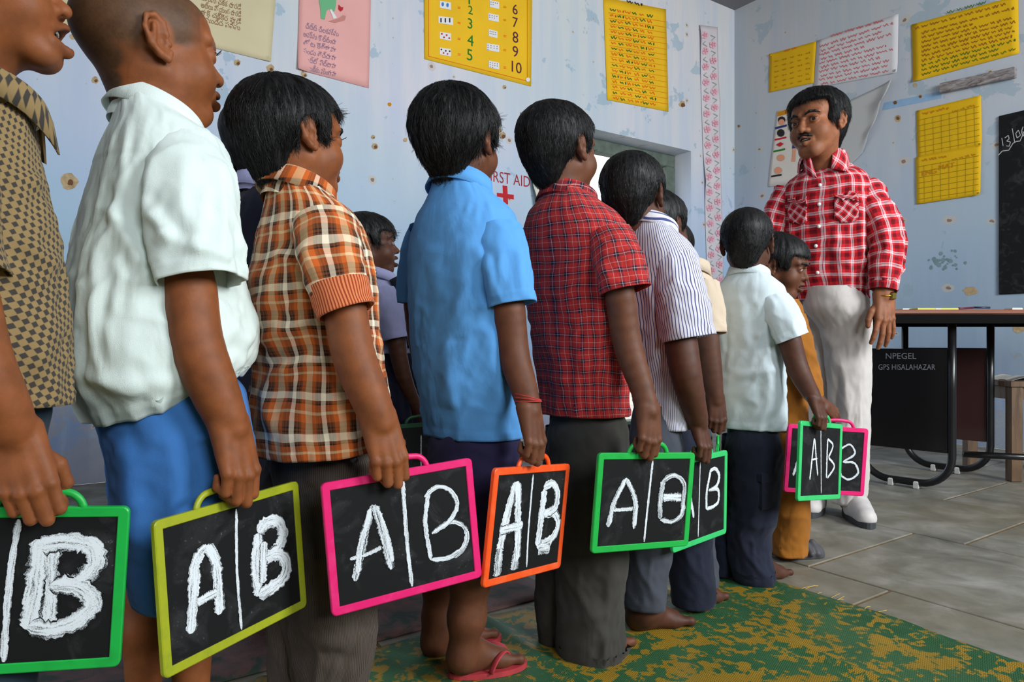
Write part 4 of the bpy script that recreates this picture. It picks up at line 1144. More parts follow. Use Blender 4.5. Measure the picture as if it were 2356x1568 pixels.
def head_prims(adult=False, mouth=0.0, ear=1.0, socket=True, detail=True):
    """head in its own frame (x right, y forward, z up; 0.2 tall for a child)"""
    P = []
    if adult:
        P += [ell((0, -.018, .030), (.066, .084, .066)), ell((0, .028, .030), (.056, .046, .050), .02), ell((0, .024, -.036), (.053, .056, .064), .02)]
        P += [cone((-.013, .060, -.090), (.013, .060, -.090), .016, None, .022)]
    else:
        P += [ell((0, -.018, .028), (.070, .089, .070)), ell((0, .030, .028), (.058, .049, .052), .02), ell((0, .026, -.036), (.054, .055, .058), .02)]
        P += [cone((-.011, .061, -.086), (.011, .061, -.086), .0145, None, .022)]
    for s in (-1, 1):
        P += [cone((s * .047, .000, -.044), (s * .016, .054, -.086), .015, .014, .022), ball((s * .033, .047, -.034), .028, .022)]
        P += [cone((s * .012, .079, .018), (s * .042, .064, .019), .007, .007, .012)]
        if socket: P += [ell((s * .030, .088, .001), (.0150, .0105, .0095), .012, True)]
    P += [*([cone((0, .079, .004), (0, .096, -.026), .0065, .0095, .009), ball((0, .0955, -.0275), .0098, .006)] if adult else [cone((0, .0765, .000), (0, .0905, -.024), .0065, .0088, .010), ball((0, .0900, -.0250), .0090, .006)])]
    for s in (-1, 1): P += [ball((s * .0115, .086 if adult else .082, -.0305 if adult else -.0285), .0076 if adult else .0070, .006)]
    for s in (-1, 1): P += [ball((s * .0058, .094 if adult else .0885, -.0385 if adult else -.0350), .0034, .003, True)]
    m = mouth
    P += [cone((-.021, .0745, -.053), (0, .0865, -.049), .005, .0066, .006), cone((.021, .0745, -.053), (0, .0865, -.049), .005, .0066, .006)]
    P += [cone((-.019, .0735, -.057 - m), (0, .0850, -.062 - m * 1.3), .0055, .0078, .006), cone((.019, .0735, -.057 - m), (0, .0850, -.062 - m * 1.3), .0055, .0078, .006)]
    P += [ell((0, .090, -.0555 - m * .6), (.019 - m * .3, .024, .0014 + m * .75), .003, True)]
    if socket and detail:
        for s in (-1, 1):
            P += [ball((s * .030, .0672, -.001), .0136, .003), ell((s * .030, .084, -.0015), (.0118, .012, .0044), .002, True)]
    for s in (-1, 1):
        E0 = np.array([s * .066, -.010, -.006]); tip = 0.45
        def ep(f, u, out):    # ear plane: leans back, flares outwards at the rear
            return E0 + np.array([s * (out + .007 * max(0, (.010 - f)) / .03), f - .18 * u, u]) * ear * .86
        hel = [(.010, .006), (.009, .022), (-.002, .031), (-.015, .026), (-.021, .008), (-.016, -.012), (-.006, -.025), (.004, -.030), (.010, -.020)]
        for i in range(len(hel) - 1):
            r = .0032 if i < 5 else .0046
            P.append(cone(ep(*hel[i], .006), ep(*hel[i + 1], .006), r, r if i != 4 else .005, .004))
        P.append(ell(ep(-.004, .002, .0025), (.0038, .0140, .0235), .006, rot=rotz(-s * 0.22) @ rotx(0.18)))
        P.append(ell(ep(.001, -.006, .0115), (.0065, .0070, .0098), .004, True))
        P.append(cone(ep(-.006, .016, .006), ep(-.011, -.006, .0085), .0030, .0030, .004))
        P.append(ball(ep(.0115, -.007, .004), .0042, .004))
    return P

def hair_prims(t=.010, nape=-.062, front=.050, side=.040, full=False, fringe=0.0, low=0.0):
    P = [ell((0, -.019, .030), (.070 + t, .088 + t, .068 + t)), ell((0, .026, .030), (.057 + t * .8, .049 + t * .8, .052 + t), .02),
         ell((0, -.052, -.018), (.050 + t * .3, .046 + t * .5, .046), .025), ell((0, -.050, -.056), (.036 + t * .2, .026 + t * .3, .036), .025)]
    P += [boxp((0, .120, front - .105), (.2, .120 - side, .105), .012, rnd=.01)]
    P += [boxp((0, 0, nape - .088), (.2, .3, .08), .010, rot=rotx(math.radians(28)))]
    for s in (-1, 1):
        P += [ell((s * .080, -.009, -.012), (.028, .022, .034), .006, True), boxp((s * .08, .028, -.070), (.06, .038, .062), .008)]
    return P

def frame_of(yaw, pitch=0.0, roll=0.0):
    """columns: right, forward, up; pitch > 0 looks up, roll > 0 leans to its right"""
    f, r = yaw_axes(yaw); u = np.array([0, 0, 1.0]); cp, sp = math.cos(math.radians(pitch)), math.sin(math.radians(pitch))
    f2 = f * cp + u * sp; u2 = u * cp - f * sp; cr, sr = math.cos(math.radians(roll)), math.sin(math.radians(roll))
    return np.stack([r * cr - u2 * sr, f2, u2 * cr + r * sr], 1)

def strands(name, V, Nn, F, local_to_world, parent, mat, n, length, crown=(0, -.045, .10), up=0.25, rad=0.00035, seed=1, front=0.4, jit=.35):
    """short hair: curves growing over the scalp away from the crown"""
    rg = np.random.default_rng(seed)
    tri = V[F]; ar = np.linalg.norm(np.cross(tri[:, 1] - tri[:, 0], tri[:, 2] - tri[:, 0]), axis=1); fi = rg.choice(len(F), n, p=ar / ar.sum())
    w = rg.random((n, 2)); p = tri[fi, 0] * (1 - w[:, :1]) + (tri[fi, 1] * (1 - w[:, 1:]) + tri[fi, 2] * w[:, 1:]) * w[:, :1]
    nn = Nn[F[fi, 0]]; k = 6
    d = p - np.asarray(crown); d[:, 2] -= 0.03 + 0.5 * np.abs(d[:, 2])
    d = d + rg.normal(0, jit * 0.05, d.shape)
    d -= nn * (d * nn).sum(1)[:, None]; d /= np.linalg.norm(d, axis=1)[:, None] + 1e-9
    L = length * rg.uniform(.6, 1.25, n)[:, None]
    pts = []
    sw = np.cross(nn, d) * rg.normal(0, .18, n)[:, None]
    for j in range(k):
        s = j / (k - 1)
        pts.append(p - nn * .0015 + d * L * s + sw * L * s * s + nn * (up * L * (s - .8 * s * s)) - np.array([0, 0, 1]) * L * .20 * s * s)
    pts = np.stack(pts, 1)
    W3 = local_to_world(pts.reshape(-1, 3))
    hc = bpy.data.hair_curves.new(name); hc.add_curves([k] * n)
    hc.attributes['position'].data.foreach_set('vector', W3.astype(np.float32).ravel())
    ra = hc.attributes.new('radius', 'FLOAT', 'POINT')
    ra.data.foreach_set('value', np.tile(np.linspace(1, .35, k) * rad, n).astype(np.float32))
    hc.materials.append(mat)
    o = bpy.data.objects.new(name, hc); COL.objects.link(o); o.parent = parent
    o.matrix_parent_inverse = parent.matrix_basis.inverted(); o['kind'] = 'stuff'
    return o

M_EYEW = plain('eye_white', srgb(176, 166, 158), 0.25, 0.5); M_IRIS = plain('iris_brown', srgb(38, 22, 16), 0.15, 0.7); M_TOOTH = plain('teeth', srgb(220, 215, 205), 0.3)
M_MOUTH = plain('mouth_dark', srgb(52, 22, 22), 0.5)
def eyeball(parent, C, s, gaze, look=(0, 1, 0)):
    v = []; f = []; mi = []; nlat, nlon = 12, 16; g = nrm(gaze); a = nrm(np.cross(g, (0, 0, 1.))); b = np.cross(a, g)
    for i in range(nlat + 1):
        th = math.pi * i / nlat
        for j in range(nlon):
            ph = 2 * math.pi * j / nlon
            v.append(C + s * (math.cos(th) * g + math.sin(th) * (math.cos(ph) * a + math.sin(ph) * b)))
    for i in range(nlat):
        for j in range(nlon):
            f.append((i * nlon + j, i * nlon + (j + 1) % nlon, (i + 1) * nlon + (j + 1) % nlon, (i + 1) * nlon + j)); mi.append(1 if i < 2 else 0)
    return mesh_obj('eye', v, f, [M_EYEW, M_IRIS], parent, True, midx=mi)

HAIR = hair_mat('black_hair', srgb(9, 9, 10), srgb(24, 23, 24)); HAIR_B = hair_mat('black_hair_strand', srgb(10, 10, 11), srgb(34, 33, 34), 0.35)
BUZZ_TINT = np.array([0.44, 0.66, 0.92])

def build_head(person, spec):
    """returns (verts, faces, tint) of the head+neck piece and adds hair, eyes ... as children of person"""
    C, H, fr = np.asarray(spec['c'], float), spec['H'], frame_of(*spec['rot'])
    s = H / 0.2; adult = spec.get('adult', False)
    toW = lambda v: C + (np.asarray(v, float) * s) @ fr.T
    toL = lambda v: ((np.asarray(v, float) - C) @ fr) / s
    pr = head_prims(adult, spec.get('mouth', 0.0), spec.get('ear', 1.0), spec.get('face', True))
    nb = toL(spec['neck']); rn = spec.get('rneck', .045)
    pr.append(cone((0, -.016, -.05), nb, .041, rn / s, .025)); pr.append(cone((0, -.022, -.015), (0, -.014, -.07), .05, .039, .03))
    V, F = sdf_mesh(pr, spec.get('h', .0028) / s)
    T = np.ones((len(V), 3))
    lip = np.minimum(np.linalg.norm((V - (0, .084, -.050)) / (.024, .016, .0075), axis=1), np.linalg.norm((V - (0, .083, -.062 - spec.get('mouth', 0) * 1.3)) / (.022, .016, .0085), axis=1))
    T *= 1 - 0.30 * np.clip(1.4 - lip, 0, 1)[:, None] * np.array([.9, 1.1, 1.0])
    inm = np.linalg.norm((V - (0, .072, -.0555 - spec.get('mouth', 0) * .6)) / (.018, .014, .002 + spec.get('mouth', 0)), axis=1)
    if spec.get('mouth', 0) > .003: T *= np.where(inm < 1.0, .25, 1)[:, None]
    if spec.get('buzz'):
        hp = hair_prims(.012, nape=-.070, front=.047, side=.052)
        val = np.full(len(V), 1.0)
        for p in hp:
            d = prim_eval(p, V[:, 0], V[:, 1], V[:, 2])
            val = np.maximum(val, -d + 0) if p['sub'] else np.minimum(val, d)
        m = np.clip((-val) / .008, 0, 1); m = m * m * (3 - 2 * m)
        m *= (np.abs(V[:, 0]) < .0745 + .02 * (V[:, 1] < -.03))
        g = .9 + .16 * vnoise(V[:, 0] * 420, V[:, 1] * 420, V[:, 2] * 420)
        T = T * (1 - m[:, None]) + m[:, None] * BUZZ_TINT * g[:, None]
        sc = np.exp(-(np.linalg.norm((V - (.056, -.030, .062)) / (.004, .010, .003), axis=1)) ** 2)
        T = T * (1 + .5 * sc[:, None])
    if spec.get('shade_tint') is not None: T *= spec['shade_tint']
    hd = spec.get('hair')
    if hd:
        hV, hF = sdf_mesh(hair_prims(**hd.get('shape', {})), hd.get('h', .0030) / s)
        for extra in hd.get('extra', []):
            pass
        d = hV - np.array((0, -.045, .02)); az = np.arctan2(d[:, 0], d[:, 1]); el = np.arctan2(np.hypot(d[:, 0], d[:, 1]), d[:, 2] + 1e-6)
        hN = vnormals(hV, hF); sd = hd.get('seed', 1)
        am = hd.get('amp', .0018)
        tuft = vnoise(np.sin(az) * 9 + sd, np.cos(az) * 9, el * 2.2) * am + .6 * am * vnoise(np.sin(az) * 26 + sd, np.cos(az) * 26, el * 3.0)
        hV2 = hV + hN * tuft[:, None]
        cap = mesh_obj('hair', toW(hV2), hF, HAIR, person)
        if hd.get('n'):
            strands('hair_strands', hV2, hN, hF, toW, cap, HAIR_B, hd['n'], hd.get('len', .024) / 1.0, up=hd.get('up', .25), rad=hd.get('rad', .00045), seed=sd, crown=hd.get('crown', (0, -.05, .1)), jit=hd.get('jit', .35))
    if spec.get('eyes', True) and spec.get('face', True):
        gz = fr @ nrm(spec.get('gaze', (0, 1, -.1)))
        for sx in (-1, 1): eyeball(person, toW((sx * .030, .0670, -.001)), .0125 * s, gz)
        if spec.get('lash', True):
            mb = MB()
            for sx in (-1, 1):
                mb.tube([toW((sx * .018, .0795, .0035)), toW((sx * .030, .0825, .0062)), toW((sx * .043, .0745, .0025))], .0006 * s, 5)
                for k in range(5): 
                    x = .022 + .005 * k; mb.tube([toW((sx * x, .081, .005)), toW((sx * (x + .001), .0885 - .001 * k, .009))], [.0006 * s, .0002 * s], 4)
            mb.build('eyelash', HAIR, person)
    if spec.get('brow', True) and spec.get('face', True):
        for sx in (-1, 1):
            bp = []
            pts = [(sx * .013, .0865, .017), (sx * .026, .0835, .0225), (sx * .038, .0755, .0215), (sx * .048, .066, .015)]
            for i in range(3): bp.append(cone(pts[i], pts[i + 1], [.0032, .0036, .003][i], [.0036, .003, .0015][i], .003))
            bv, bf = sdf_mesh(bp, .0011); mesh_obj('eyebrow', toW(bv), bf, HAIR, person)
    if spec.get('teeth'):
        mb = MB(); m = spec.get('mouth', 0)
        for k in range(-3, 3):
            x = (k + .5) * .0052; y = .0775 - 4.5 * x * x * 4
            mb.box(toW((x, y, -.0535)), fr[:, 0], fr[:, 1], fr[:, 2], .0024 * s, .0016 * s, .0036 * s, .0007 * s)
            if spec['teeth'] > 1: mb.box(toW((x, y - .003, -.058 - m * 1.35)), fr[:, 0], fr[:, 1], fr[:, 2], .0022 * s, .0016 * s, .0028 * s, .0007 * s)
        mb.build('teeth', M_TOOTH, person)
    return toW(V), F, T

def collar_mesh(C, ra, rb, phi, mat, parent, stand=.022, leaf=.034, tilt=14, point=.030, gap=16, n=72, flare=.010, name='collar', lean=0.0):
    """turned-down shirt collar: stand, fold and leaf with two points at the front"""
    F_, R_ = yaw_axes(phi); tl = math.radians(tilt); up = np.array([0, 0, 1.]) * math.cos(tl) + F_ * math.sin(tl); f2 = F_ * math.cos(tl) - np.array([0, 0, 1.]) * math.sin(tl)
    if lean: up = nrm(up + R_ * lean)
    th = np.radians(np.linspace(90 + gap, 90 + 360 - gap, n)); V = []
    prof = [(-.003, -.024, 0), (0, -.012, 0), (-.001, stand * .5, 0), (.000, stand, 0), (.0025, stand + .002, 0), (.006, stand, 0), (flare * .8, stand * .55, .3), (flare + .002, stand - leaf, 1.0), (flare - .001, stand - leaf, 1.0), (.005, stand * .5, .2), (.003, 0, 0)]
    for a in th:
        fa = max(0, math.sin(a)) ** 3
        for dr, dz, k in prof:
            ext = k * point * fa
            V.append(C + R_ * (math.cos(a) * (ra + dr + ext * .25) + math.copysign(ext * .40, math.cos(a))) + f2 * math.sin(a) * (rb + dr + ext * .70) + up * (dz - ext * .75 - (.010 * fa if k == 0 else .004 * fa)))
    m = len(prof); F = []; uv = []
    per = 2 * math.pi * (ra + rb) / 2
    for i in range(n - 1):
        for j in range(m - 1):
            F.append((i * m + j, (i + 1) * m + j, (i + 1) * m + j + 1, i * m + j + 1))
            u0, u1 = per * i / n, per * (i + 1) / n; v0, v1 = j * .006, (j + 1) * .006
            uv += [(u0, v0), (u1, v0), (u1, v1), (u0, v1)]
    return mesh_obj(name, V, F, mat, parent, True, uvs=np.array(uv))

# ------------------------------------------------------------------ slates
SL_W, SL_H = 0.25, 0.20
def slate_plane(TLp, TRp, BRp, BLp, k=1.0):
    dl = k * SL_H * FPX / math.hypot(TLp[0] - BLp[0], TLp[1] - BLp[1]); dr = k * SL_H * FPX / math.hypot(TRp[0] - BRp[0], TRp[1] - BRp[1])
    Q = [pt(*TLp, dl), pt(*TRp, dr), pt(*BRp, dr), pt(*BLp, dl)]
    c = sum(Q) / 4; x = nrm(Q[1] + Q[2] - Q[0] - Q[3]); y = Q[0] + Q[1] - Q[2] - Q[3]; y = nrm(y - x * (x @ y)); z = np.cross(x, y)
    w = np.linalg.norm((Q[1] + Q[2] - Q[0] - Q[3]) / 2)
    return dict(c=c, x=x, y=y, z=z, w=float(np.clip(w, .225, .27)), h=SL_H * k)
def on_slate(S, px, py, off=0.0):
    r = pt(px, py, 1.0) - np.array([0, 0, CAMZ]); o = np.array([0, 0, CAMZ]); t = ((S['c'] + S['z'] * off - o) @ S['z']) / (r @ S['z'])
    return o + r * t
def slate_uv(S, px, py):
    q = on_slate(S, px, py) - S['c']; return np.array([q @ S['x'], q @ S['y']])

def ribbon(S, pts2, w, off, rough=.12, seed=0, n=40):
    P = spline(np.c_[np.asarray(pts2), np.zeros(len(pts2))], n)[:, :2]; t = np.gradient(P, axis=0); t /= np.linalg.norm(t, axis=1)[:, None] + 1e-9
    nn = np.stack([-t[:, 1], t[:, 0]], 1); L = np.concatenate([[0], np.cumsum(np.linalg.norm(np.diff(P, axis=0), axis=1))])
    rg = np.random.default_rng(seed); V = []; uv = []; m = 5
    for k in range(n):
        e = 1.0 if 1 < k < n - 2 else (.72 if k in (1, n - 2) else .35)
        jl, jr = 1 + rough * rg.normal(), 1 + rough * rg.normal()
        for j in range(m):
            a = (j / (m - 1) - .5) * 1.16 * w * e * (jl if j < m / 2 else jr); q = P[k] + nn[k] * a
            V.append(S['c'] + S['x'] * q[0] + S['y'] * q[1] + S['z'] * (off + .00025 * (1 - abs(2 * j / (m - 1) - 1)))); uv.append((L[k] + seed * .37, j / (m - 1) - .5))
    F = [(k * m + j, k * m + j + 1, (k + 1) * m + j + 1, (k + 1) * m + j) for k in range(n - 1) for j in range(m - 1)]
    return V, F, [uv[i] for f in F for i in f]

M_BOARD = board_mat('slate_board'); CH1 = chalk_mat('chalk_dense', .40); CH2 = chalk_mat('chalk_thin', .47)
def make_slate(S, mat, label, strokes, handle_x=0.0, group='slates held by the pupils', bottom=True):
    c, x, y, z = S['c'], S['x'], S['y'], S['z']; w, h, b = S['w'] / 2, S.get('h', SL_H) / 2, .0125
    root = empty('slate', c, label, 'slate', group)
    def rr(hw, hh, r, k=5): return [(sx * (hw - r) + r * math.cos(a), sy * (hh - r) + r * math.sin(a)) for sx, sy, a0 in ((1, 1, 0), (-1, 1, 90), (-1, -1, 180), (1, -1, 270)) for a in np.radians(np.linspace(a0, a0 + 90, k))]
    def inn(hw, hh, k=5): return [(sx * hw, sy * hh) for sx, sy in ((1, 1), (-1, 1), (-1, -1), (1, -1)) for _ in range(k)]
    tk = .0042
    rings = [(rr(w, h, .008), -tk + .001), (rr(w, h, .008), tk - .0012), (rr(w - .0015, h - .0015, .007), tk), (inn(w - b + .001, h - b + .001), tk), (inn(w - b, h - b), tk - .001), (inn(w - b, h - b), -tk), (rr(w - .001, h - .001, .0075), -tk)]
    V = []; F = []; m = 20
    for ring, zz in rings: V += [c + x * p[0] + y * p[1] + z * zz for p in ring]
    for k in range(len(rings)):
        k2 = (k + 1) % len(rings)
        for i in range(m): F.append((k * m + i, k * m + (i + 1) % m, k2 * m + (i + 1) % m, k2 * m + i))
    fr = mesh_obj('frame', V, F, mat, root, False)
    hp = [(-.047, h - .003), (-.043, h + .007), (-.034, h + .0155), (-.02, h + .018), (.02, h + .018), (.034, h + .0155), (.043, h + .007), (.047, h - .003)]
    MB().tube([c + x * (p[0] + handle_x) + y * p[1] for p in spline(np.c_[np.array(hp), np.zeros(8)], 26)[:, :2]], .0048, 10, True, .8, z).build('handle', mat, root, True)
    MB().box(c, x, y, z, w - b + .002, h - b + .002, .0022).build('board', M_BOARD, root)
    names = {}
    for i, (nm, wd, dense, px) in enumerate(strokes):
        pts = [slate_uv(S, *p) for p in px]
        lim = np.array([w - b - .002, h - b - .002]); pts = [np.clip(q, -lim, lim) for q in pts]
        v, f, uv = ribbon(S, pts, wd, .0026 + .00012 * (i % 4), seed=i)
        e = names.setdefault((nm, dense), [[], [], [], 0])
        e[0] += v; e[1] += [tuple(q + e[3] for q in ff) for ff in f]; e[2] += uv; e[3] += len(v)
    for (nm, dense), (v, f, uv, _) in names.items(): mesh_obj(nm, v, f, CH1 if dense else CH2, root, False, uvs=np.array(uv))
    return root
def handle_depth(S, px, py): return float(on_slate(S, px, py)[1])
GREEN = plastic('green_plastic', srgb(28, 172, 70), srgb(20, 120, 50)); YGREEN = plastic('yellow_green_plastic', srgb(158, 166, 34), srgb(96, 130, 40)); PINK = plastic('pink_plastic', srgb(226, 28, 110), srgb(240, 90, 150)); ORANGE = plastic('orange_plastic', srgb(240, 84, 28), srgb(250, 130, 90))
GREEN_L = plastic('mint_green_plastic', srgb(56, 196, 110), srgb(30, 140, 70)); DKGREEN = plastic('dark_green_plastic', srgb(26, 70, 44), srgb(20, 50, 40))
A_, B_L, LN = 'letter_a', 'letter_b', 'dividing_line'
S1 = slate_plane((-215, 1166), (315, 1164), (262, 1530), (-262, 1565))
make_slate(S1, GREEN, 'green framed slate with a thick chalk B, cut off by the photo edge', [
    (LN, .0075, True, [(46, 1184), (29, 1290), (10, 1520)]),
    (B_L, .021, True, [(92, 1238), (85, 1340), (66, 1445)]), (B_L, .021, True, [(88, 1255), (147, 1243), (214, 1258), (222, 1288), (190, 1329), (122, 1346)]),
    (B_L, .021, True, [(118, 1344), (190, 1352), (212, 1380), (186, 1422), (122, 1444), (66, 1442)]), (B_L, .018, True, [(120, 1236), (112, 1440)]),
    (A_, .018, True, [(-60, 1240), (-100, 1340), (-120, 1470)]), (A_, .018, True, [(-60, 1240), (-38, 1340), (-30, 1460)]), (A_, .014, True, [(-110, 1380), (-35, 1370)])], handle_x=.02)
S2 = slate_plane((345, 1200), (683, 1105), (702, 1393), (378, 1562))
make_slate(S2, YGREEN, 'yellow-green framed slate with filled-in chalk A and B', [
    (A_, .0165, True, [(437, 1456), (444, 1350), (450, 1285), (473, 1254)]), (A_, .0165, True, [(472, 1254), (492, 1290), (500, 1350), (502, 1412)]), (A_, .012, True, [(450, 1385), (496, 1360)]),
    (LN, .005, True, [(540, 1170), (542, 1314), (553, 1452)]),
    (B_L, .019, True, [(590, 1226), (587, 1300), (592, 1370)]), (B_L, .020, True, [(590, 1224), (612, 1200), (640, 1203), (648, 1232), (634, 1265), (600, 1283)]), (B_L, .020, True, [(600, 1285), (640, 1275), (656, 1297), (650, 1324), (625, 1348), (592, 1370)]),
    (B_L, .014, True, [(604, 1245), (602, 1340)])], handle_x=-.015)
S3 = slate_plane((733, 1112), (1082, 1052), (1108, 1325), (767, 1417))
make_slate(S3, PINK, 'bright pink framed slate with outlined chalk A and B', [
    (A_, .012, False, [(857, 1160), (838, 1230), (816, 1335)]), (A_, .010, True, [(852, 1168), (828, 1262), (822, 1318)]), (A_, .014, False, [(860, 1160), (880, 1222), (899, 1308)]), (A_, .008, True, [(868, 1172), (888, 1230), (903, 1290)]), (A_, .006, True, [(804, 1285), (839, 1275), (878, 1257)]),
    (LN, .0068, True, [(925, 1100), (934, 1232), (947, 1347)]),
    (B_L, .0075, True, [(984, 1128), (977, 1198), (990, 1286)]), (B_L, .0075, True, [(975, 1142), (1003, 1119), (1037, 1130), (1050, 1160), (1035, 1194), (992, 1226)]), (B_L, .0075, True, [(992, 1224), (1043, 1199), (1070, 1216), (1066, 1254), (1035, 1280), (990, 1286)]), (B_L, .004, False, [(1060, 1202), (1076, 1230), (1068, 1260), (1045, 1282)])])
S4 = slate_plane((1130, 1077), (1304, 1066), (1291, 1303), (1113, 1350))
make_slate(S4, ORANGE, 'orange framed slate with broad smudged chalk A and B', [
    (A_, .019, True, [(1184, 1108), (1160, 1198), (1143, 1290)]), (A_, .019, True, [(1187, 1106), (1190, 1198), (1186, 1290)]), (A_, .014, True, [(1147, 1220), (1200, 1206)]), (A_, .022, False, [(1146, 1260), (1140, 1325)]), (A_, .022, False, [(1186, 1260), (1180, 1310)]),
    (LN, .005, True, [(1224, 1090), (1213, 1224), (1209, 1303)]),
    (B_L, .018, True, [(1250, 1124), (1241, 1198), (1233, 1254)]), (B_L, .016, True, [(1248, 1120), (1268, 1111), (1280, 1134), (1275, 1164), (1248, 1183)]), (B_L, .017, True, [(1248, 1181), (1275, 1182), (1282, 1207), (1264, 1240), (1232, 1256)]), (B_L, .02, False, [(1236, 1262), (1262, 1262)])])
S5 = slate_plane((1376, 1041), (1598, 1040), (1580, 1254), (1358, 1272), .95)
make_slate(S5, GREEN, 'green framed slate with chalk A and squared B, held by the red-checked boy', [
    (A_, .011, False, [(1437, 1100), (1411, 1156), (1397, 1211)]), (A_, .007, True, [(1440, 1098), (1408, 1170), (1402, 1205)]), (A_, .011, False, [(1440, 1100), (1459, 1147), (1456, 1215)]), (A_, .006, True, [(1442, 1100), (1462, 1160), (1460, 1208)]), (A_, .007, True, [(1406, 1173), (1462, 1168)]),
    (LN, .005, True, [(1500, 1058), (1491, 1139), (1480, 1247)]),
    (B_L, .012, False, [(1524, 1104), (1517, 1150), (1516, 1192)]), (B_L, .011, False, [(1521, 1107), (1546, 1092), (1570, 1109), (1570, 1150), (1566, 1182), (1546, 1198), (1517, 1194)]), (B_L, .016, True, [(1522, 1143), (1570, 1142)])])
S6 = slate_plane((1550, 1060), (1671, 1034), (1668, 1226), (1543, 1272))
make_slate(S6, GREEN_L, 'green framed slate partly behind the red-checked boy\'s slate, only its B in view', [
    (LN, .0035, True, [(1609, 1051), (1604, 1234)]), (B_L, .009, True, [(1632, 1083), (1624, 1130), (1623, 1171)]), (B_L, .009, True, [(1630, 1083), (1643, 1077), (1652, 1092), (1648, 1113), (1628, 1127)]), (B_L, .009, True, [(1630, 1126), (1650, 1127), (1650, 1151), (1623, 1171)]),
    (A_, .008, True, [(1580, 1100), (1566, 1200)]), (A_, .008, True, [(1580, 1100), (1594, 1190)])], handle_x=0)
S7 = slate_plane((1842, 968), (1922, 975), (1927, 1146), (1850, 1150))
S7 = dict(S7); 
make_slate(S7, GREEN_L, 'mint green framed slate with thin chalk A and B, farthest along the row', [
    (A_, .006, True, [(1871, 1008), (1861, 1103)]), (A_, .006, True, [(1872, 1008), (1879, 1093)]), (A_, .005, True, [(1864, 1057), (1878, 1054)]), (LN, .0035, True, [(1886, 984), (1887, 1134)]),
    (B_L, .0065, True, [(1902, 1010), (1899, 1099)]), (B_L, .0065, True, [(1902, 1009), (1914, 1023), (1904, 1052)]), (B_L, .0065, True, [(1904, 1052), (1917, 1071), (1901, 1099)])])
S8 = slate_plane((1814, 974), (2002, 986), (1981, 1140), (1800, 1130), .98)
make_slate(S8, PINK, 'pink framed slate behind the mint green slate, showing a thin B', [
    (A_, .007, True, [(1846, 1025), (1824, 1093)]), (A_, .007, True, [(1846, 1025), (1866, 1090)]), (A_, .006, True, [(1832, 1064), (1862, 1060)]), (LN, .004, True, [(1905, 990), (1896, 1125)]),
    (B_L, .0055, True, [(1933, 1030), (1930, 1060), (1934, 1095)]), (B_L, .0055, True, [(1930, 1034), (1955, 1022), (1966, 1040), (1938, 1062)]), (B_L, .006, True, [(1938, 1062), (1966, 1066), (1973, 1085), (1950, 1102), (1932, 1092)])], handle_x=.03)
# slate of the boy in the cream shirt, almost hidden
S9 = slate_plane((1618, 1050), (1664, 1010), (1668, 1188), (1600, 1230)); S9['w'] = .23
S9['c'] = pt(1640, 1100, 1.84); S9['x'] = nrm([0.30, 0.95, 0.0]); S9['y'] = np.array([0, 0, 1.]); S9['z'] = np.cross(S9['x'], S9['y']); S9['c'] = pt(1652, 1016, 1.88) + np.array([0.0, .0, -.10])
make_slate(S9, GREEN, 'green framed slate mostly hidden, under the cream-sleeved boy\'s hand', [(LN, .004, True, [(1648, 1050), (1648, 1200)])])
S10 = dict(c=pt(968, 1052, 2.0), x=nrm([.85, .5, 0]), y=np.array([0, 0, 1.]), w=.25); S10['z'] = np.cross(S10['x'], S10['y'])
make_slate(S10, DKGREEN, 'dark green framed slate in the shade by the small girl\'s skirt', [(LN, .004, False, [(968, 1000), (968, 1100)])])
# ------------------------------------------------------------------ people
SK = [skin_mat('skin_warm_brown', srgb(130, 74, 40)), skin_mat('skin_deep_brown', srgb(99, 59, 39)), skin_mat('skin_dark_brown', srgb(82, 49, 35)), skin_mat('skin_teacher', srgb(138, 86, 58))]
c_ = srgb
F_WHITE = cloth('shirt_white', c_(216, 230, 226), .03); F_WHITE2 = cloth('shirt_white_blue', c_(206, 220, 226), .03); F_BLUE = cloth('shirt_sky_blue', c_(92, 160, 226), .05); F_SHORTS = cloth('shorts_blue', c_(66, 124, 196), .08, wr=.5)
F_NAVY = cloth('trousers_navy', c_(36, 40, 56), .15); F_NAVY2 = cloth('pinafore_navy', c_(26, 28, 44), .12); F_LAV = cloth('blouse_lavender', c_(162, 164, 204), .05); F_CREAM = cloth('shirt_cream', c_(206, 188, 166), .04)
F_OLIVE = cloth('trousers_olive', c_(62, 60, 56), .12); F_GREY = cloth('trousers_grey', c_(70, 74, 84), .10); F_DENIM = cloth('denim', c_(48, 64, 78), .2); F_OCHRE = cloth('kurta_ochre', c_(158, 100, 36), .16, dirt=c_(150, 92, 30)); F_OFFW = cloth('trousers_offwhite', c_(204, 198, 194), .03, wr=.8)
F_SHORTN = cloth('shorts_navy_violet', c_(44, 40, 72), .12)
OR, BR, DK, CR, BG = c_(196, 94, 36), c_(112, 64, 34), c_(34, 30, 30), c_(236, 222, 196), c_(222, 186, 140)
F_PLAID = plaid('plaid_orange', [(.0075, CR), (.0035, DK), (.002, BR), (.002, DK), (.003, BR), (.007, OR), (.013, BG), (.007, OR), (.003, BR), (.002, DK), (.002, BR), (.0035, DK)],
                [(.011, CR), (.002, BR), (.002, DK), (.003, BR), (.002, DK), (.007, BR), (.011, OR), (.004, BG), (.009, OR), (.002, DK), (.004, BR)], .5)
F_CUFF = plaid('cuff_stripe', [(.0026, c_(214, 128, 84)), (.0022, c_(150, 62, 34))], None)
R1, R2, NV, WT = c_(176, 44, 42), c_(160, 40, 44), c_(28, 32, 50), c_(205, 165, 160)
